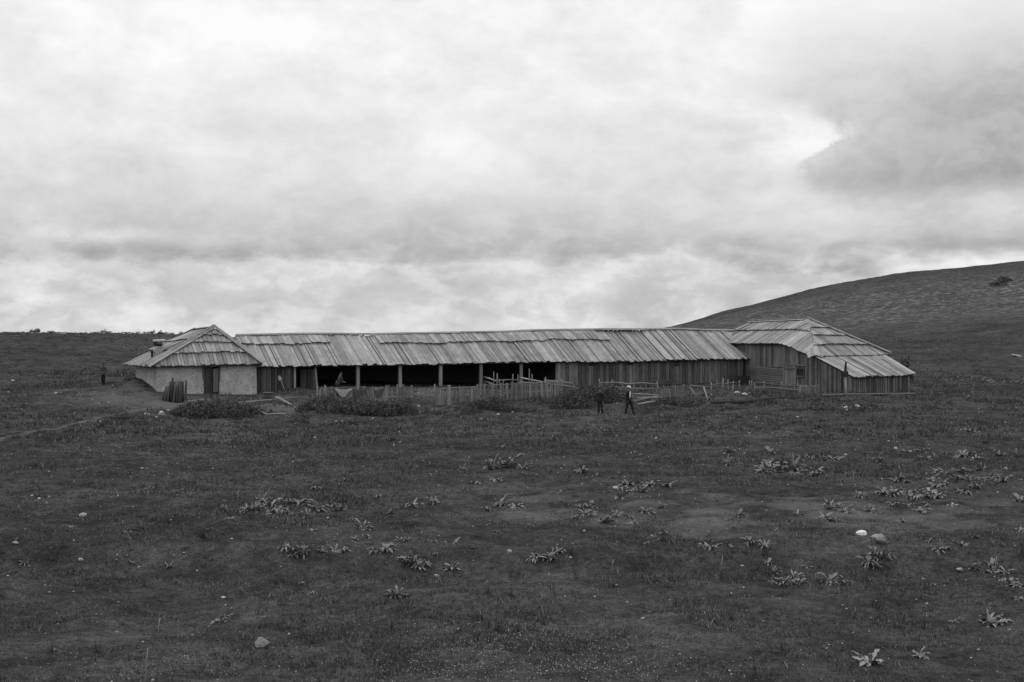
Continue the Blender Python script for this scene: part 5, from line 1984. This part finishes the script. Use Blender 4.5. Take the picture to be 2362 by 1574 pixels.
def stone(me, px, py, wpx, label, group=None, sink=.12, aspect=1.0, at=None, mat=None):
    p = on_ground(px, py) if at is None else at
    w = wpx / FPX * p.y * 1.15
    o = bpy.data.objects.new('stone', me)
    link(o, None, p + UP * w * sink)
    o.scale = (w, w * .8, w * aspect * (.7 + .35 * random.random()))
    o.rotation_euler = (random.random() * .3, random.random() * .3, random.random() * 6.28)
    return tag(o, label, 'stone', group)


ws = [(x * .379, 980 + y * .379, w * .379) for x, y, w in ((95, 718, 35), (195, 432, 18), (505, 552, 45), (285, 478, 16), (1410, 700, 20), (1295, 265, 12), (1550, 153, 17), (490, 830, 35), (1060, 810, 13), (1360, 1052, 30), (1840, 962, 22), (350, 1217, 13), (1170, 1280, 16), (1935, 1232, 16), (1760, 1275, 20), (1350, 972, 13), (930, 1555, 20), (1325, 1555, 15), (15, 1395, 12), (1995, 572, 22), (865, 270, 20), (1900, 1275, 12))]
ws += [(780 + x * .3788, 980 + y * .3788, w * .3788) for x, y, w in ((612, 373, 15), (880, 395, 11), (1187, 613, 10), (1545, 470, 24), (600, 925, 32), (1415, 828, 20), (1855, 1182, 25), (1485, 362, 9), (1690, 384, 42), (340, 128, 13), (940, 1215, 16), (1360, 702, 12), (2005, 955, 14))]
ws += [(1560 + x * .3788, 980 + y * .3788, w * .3788) for x, y, w in ((402, 868, 22), (263, 1043, 11), (195, 665, 11), (1030, 183, 22), (1335, 148, 25), (1425, 162, 20), (1385, 156, 14), (2005, 270, 24), (1725, 882, 45), (1840, 1378, 16), (307, 633, 10))]
ws += [(1950, 940, 11), (1978, 939, 13), (1953, 950, 8), (388, 947, 8), (336, 956, 8), (344, 957, 6), (232, 974, 8), (361, 963, 8), (1700, 907, 14), (1719, 910, 16), (1729, 909, 8), (861, 966, 7), (775, 973, 6), (789, 974, 6), (952, 916, 6), (966, 937, 6), (940, 953, 7), (1149, 958, 9), (1110, 968, 7), (1182, 951, 5), (2050, 1018, 7), (30, 878, 7), (20, 906, 8), (130, 908, 9), (90, 1006, 6), (260, 892, 5), (1745, 964, 6), (1840, 962, 7), (1640, 913, 5)]
for i, (px, py, w) in enumerate(ws):
    stone(STN[i % 5], px, py + w * .2, w, 'small pale limestone lump lying in the meadow grass', 'pale stones in the meadow')
# many more small ones thin the turf further
for i in range(90):
    px, py = random.random() * 2362, 975 + (random.random() ** .8) * 590
    stone(STN[i % 5], px, py, 3.0 + 4.5 * random.random() ** 3, 'small pale limestone lump lying in the meadow grass', 'pale stones in the meadow', sink=.05)
stone(STB, 607, 1492, 44, 'pitted pale grey rock half sunk in open turf, no other stones by it', sink=.1, aspect=1.05)
stone(STW, 1989, 1234, 29, 'flat bright white stone next to a rounder grey boulder', sink=.06, aspect=.8)
stone(STG, 2027, 1256, 32, 'rounder grey lichened boulder next to a flat white stone', sink=.3, aspect=1.15)
stone(STN[2], 372, 958, 17, 'cracked pale stone at the end of the nettles by the hut', sink=.1)
stone(STD[3], 2347, 823, 30, 'long pale stone alone at the foot of the hill', sink=.02, aspect=.5)
t_ = on_ground(1175, 1312)
lmp = stone(STN[4], 1176, 1302, 12, 'pale puffy seed head on top of a dark thistle', at=t_ + UP * .33)
lmp.name = 'seed_head'
lmp['category'] = 'seed head'
# pale rubble of the far wall line under the hill
for i in range(46):
    px = 2130 + random.random() * 232
    py = 874 + (px - 2130) * .03 + (random.random() - .5) * 13
    stone(STD[i % 4], px, py, 4 + 7 * random.random() ** 2, 'rough stone in the tumbled wall line under the hill', 'stones of the tumbled wall', sink=.02, aspect=.7)
for i in range(60):
    px = 1880 + random.random() * 470
    py = 697 + (random.random() - .5) * 14 + (25 if px < 2080 else 0) * random.random()
    stone(STD[i % 4], px, py, 2.5 + 5 * random.random() ** 2, 'pale outcrop stone in the band across the hillside', 'outcrop stones on the hillside', sink=.02, aspect=.5)

# ------------------------------------------------------------------ grass
def inside_buildings(x, y):
    m = np.zeros(x.shape, bool)
    for o_, u_, w_, a0, a1, b0, b1 in ((E0, U_, W, -1, SL + 1.5, .2, 9.0), (C1, UH, WH, .6, 7.6, .3, 8.0), (FC, UH, WH, .2, WID - .2, -.2, LV), (L0, UH, WH, 0, 5.4, .2, 4.6)):
        px_ = (x - o_.x) * u_.x + (y - o_.y) * u_.y
        py_ = (x - o_.x) * w_.x + (y - o_.y) * w_.y
        m |= (px_ > a0) & (px_ < a1) & (py_ > b0) & (py_ < b1)
    return m


def tufts(n, d0, d1, h, w, blades, clump, power=1.0):
    r = rng
    d = (d0 ** 2 + (d1 ** 2 - d0 ** 2) * r.random(n) ** power) ** .5
    x = (r.random(n) * 2 - 1) * (d * .385 + 1.0)
    keep = ~inside_buildings(x, d)
    keep &= seg_dist(x, d, PTH) > .45
    keep &= r.random(n) > .45 * np.exp(-((d - 36.5) / 6.0) ** 4) * np.clip((x + 7) / 6, 0, 1)
    for wx, wy, wr in WORN:
        keep &= r.random(n) > .85 * np.exp(-((x - wx) ** 2 + (d - wy) ** 2) / wr ** 2)
    # clumpy cover
    f = vnoise(x / 1.7, d / 1.7, 31) + .6 * vnoise(x / .6, d / .6, 33) + .5 * vnoise(x / 6, d / 6, 34)
    keep &= f > (r.random(n) - .5) * .9 + clump
    x, d, f = x[keep], d[keep], f[keep]
    z = hgt(x, d)
    n = len(x)
    n2 = n * blades
    bx = np.repeat(x, blades) + r.normal(size=n2) * h * .55
    by = np.repeat(d, blades) + r.normal(size=n2) * h * .55
    bz = np.repeat(z, blades) - .01
    hh = h * (.4 + .9 * r.random(n2)) * np.repeat(.75 + .9 * np.clip(f, 0, .6), blades)
    an = r.random(n2) * 6.283
    a2 = r.random(n2) * 6.283
    ln = (.2 + .9 * r.random(n2)) * hh
    ww = w * (.6 + .8 * r.random(n2))
    v0 = np.stack([bx - np.cos(an) * ww, by - np.sin(an) * ww, bz], 1)
    v1 = np.stack([bx + np.cos(an) * ww, by + np.sin(an) * ww, bz], 1)
    v2 = np.stack([bx + np.cos(a2) * ln, by + np.sin(a2) * ln, bz + hh], 1)
    co = np.stack([v0, v1, v2], 1).reshape(-1, 3)
    return co


co = np.concatenate([tufts(90000, 15.5, 36, .055, .006, 4, -.1), tufts(70000, 34, 68, .075, .012, 4, -.05), tufts(60000, 64, 130, .11, .028, 4, .0), tufts(16000, 128, 260, .2, .06, 3, .0),
                     tufts(26000, 20, 70, .12, .010, 7, .38), tufts(52000, 60, 130, .19, .022, 7, .36)], 0)
tri = np.arange(len(co)).reshape(-1, 3)
g = bpy.data.objects.new('meadow_grass', big_mesh('meadow_grass', co, tri, M_GRASS))
link(g)
tag(g, 'short dark cropped grass covering the meadow', 'grass', kind='stuff')

# pale flecks of small flowers in the near turf
n = 1500
cx = np.array([(1060, 1520), (1130, 1550), (1200, 1540), (1330, 1530), (1380, 1510), (1420, 1560), (1090, 1500), (300, 1560), (2000, 1330), (900, 1250), (1100, 1205)])
pc2 = [on_ground(a, b) for a, b in cx]
xs, ys_ = [], []
for i in range(n):
    c = random.choice(pc2)
    xs.append(c.x + random.gauss(0, .9))
    ys_.append(c.y + random.gauss(0, 1.4))
xs += list((rng.random(700) * 2 - 1) * 12)
ys_ += list(18 + rng.random(700) * 32)
xs, ys_ = np.array(xs), np.array(ys_)
zs = hgt(xs, ys_) + .04 + rng.random(len(xs)) * .04
s_ = .005 + .006 * rng.random(len(xs))
k = rng.random(len(xs)) * 6.28
ca, sa = np.cos(k) * s_, np.sin(k) * s_
q = np.stack([np.stack([xs + ca, ys_ + sa, zs], 1), np.stack([xs - sa, ys_ + ca, zs + .003], 1), np.stack([xs - ca, ys_ - sa, zs], 1), np.stack([xs + sa, ys_ - ca, zs + .004], 1)], 1).reshape(-1, 3)
i4 = np.arange(len(xs))[:, None] * 4
tri = np.concatenate([i4 + np.array([0, 1, 2]), i4 + np.array([0, 2, 3])], 0)
fl = bpy.data.objects.new('meadow_flowers', big_mesh('meadow_flowers', q, tri, M_PETAL))
link(fl)
tag(fl, 'tiny pale flower heads sprinkled through the near turf', 'flowers', kind='stuff')

# a few pale dry grass stems that stand above the turf
for px, py, h in ((336, 1585, .50), (548, 1172, .45), (1664, 905 + 420, .34), (1412, 1326, .3), (1968, 1120, .4), (2295, 1345, .5), (365, 1470, .3)):
    p = on_ground(px, py)
    q = p + UP * h + Vector((.03, 0, 0))
    o = pole('grass_stem', [p - UP * .05, p.lerp(q, .6) + Vector((-.012, 0, 0)), q], [.007, .007, .009], M_RAIL, None, 5)
    tag(o, 'single pale dry grass stem standing above the turf', 'grass stem', 'dry stems in the meadow')

# gravel and pale litter strewn through the turf
n = 8000
d = (17.0 ** 2 + (105.0 ** 2 - 17.0 ** 2) * rng.random(n) ** 1.35) ** .5
x = (rng.random(n) * 2 - 1) * (d * .38 + .5)
ok = ~inside_buildings(x, d)
x, d = x[ok], d[ok]
z = hgt(x, d) + .012
r_ = (.006 + .016 * rng.random(len(x)) ** 2) * (.6 + d / 45)
oct_ = np.array([(1, 0, 0), (0, 1, 0), (-1, 0, 0), (0, -1, 0), (0, 0, .75), (0, 0, -.5)])
co = np.stack([x, d, z], 1)[:, None, :] + oct_[None] * (r_[:, None, None] * (.6 + .8 * rng.random((len(x), 6, 1))))
fc = np.array([(0, 1, 4), (1, 2, 4), (2, 3, 4), (3, 0, 4), (1, 0, 5), (2, 1, 5), (3, 2, 5), (0, 3, 5)])
tri = (np.arange(len(x))[:, None, None] * 6 + fc[None]).reshape(-1, 3)
M_GRAVEL = leaf_mat('gravel', 0.27, 1.6)
gr = bpy.data.objects.new('gravel', big_mesh('gravel', co.reshape(-1, 3), tri, M_GRAVEL))
link(gr)
tag(gr, 'tiny pale stones strewn through the turf', 'gravel', kind='stuff')
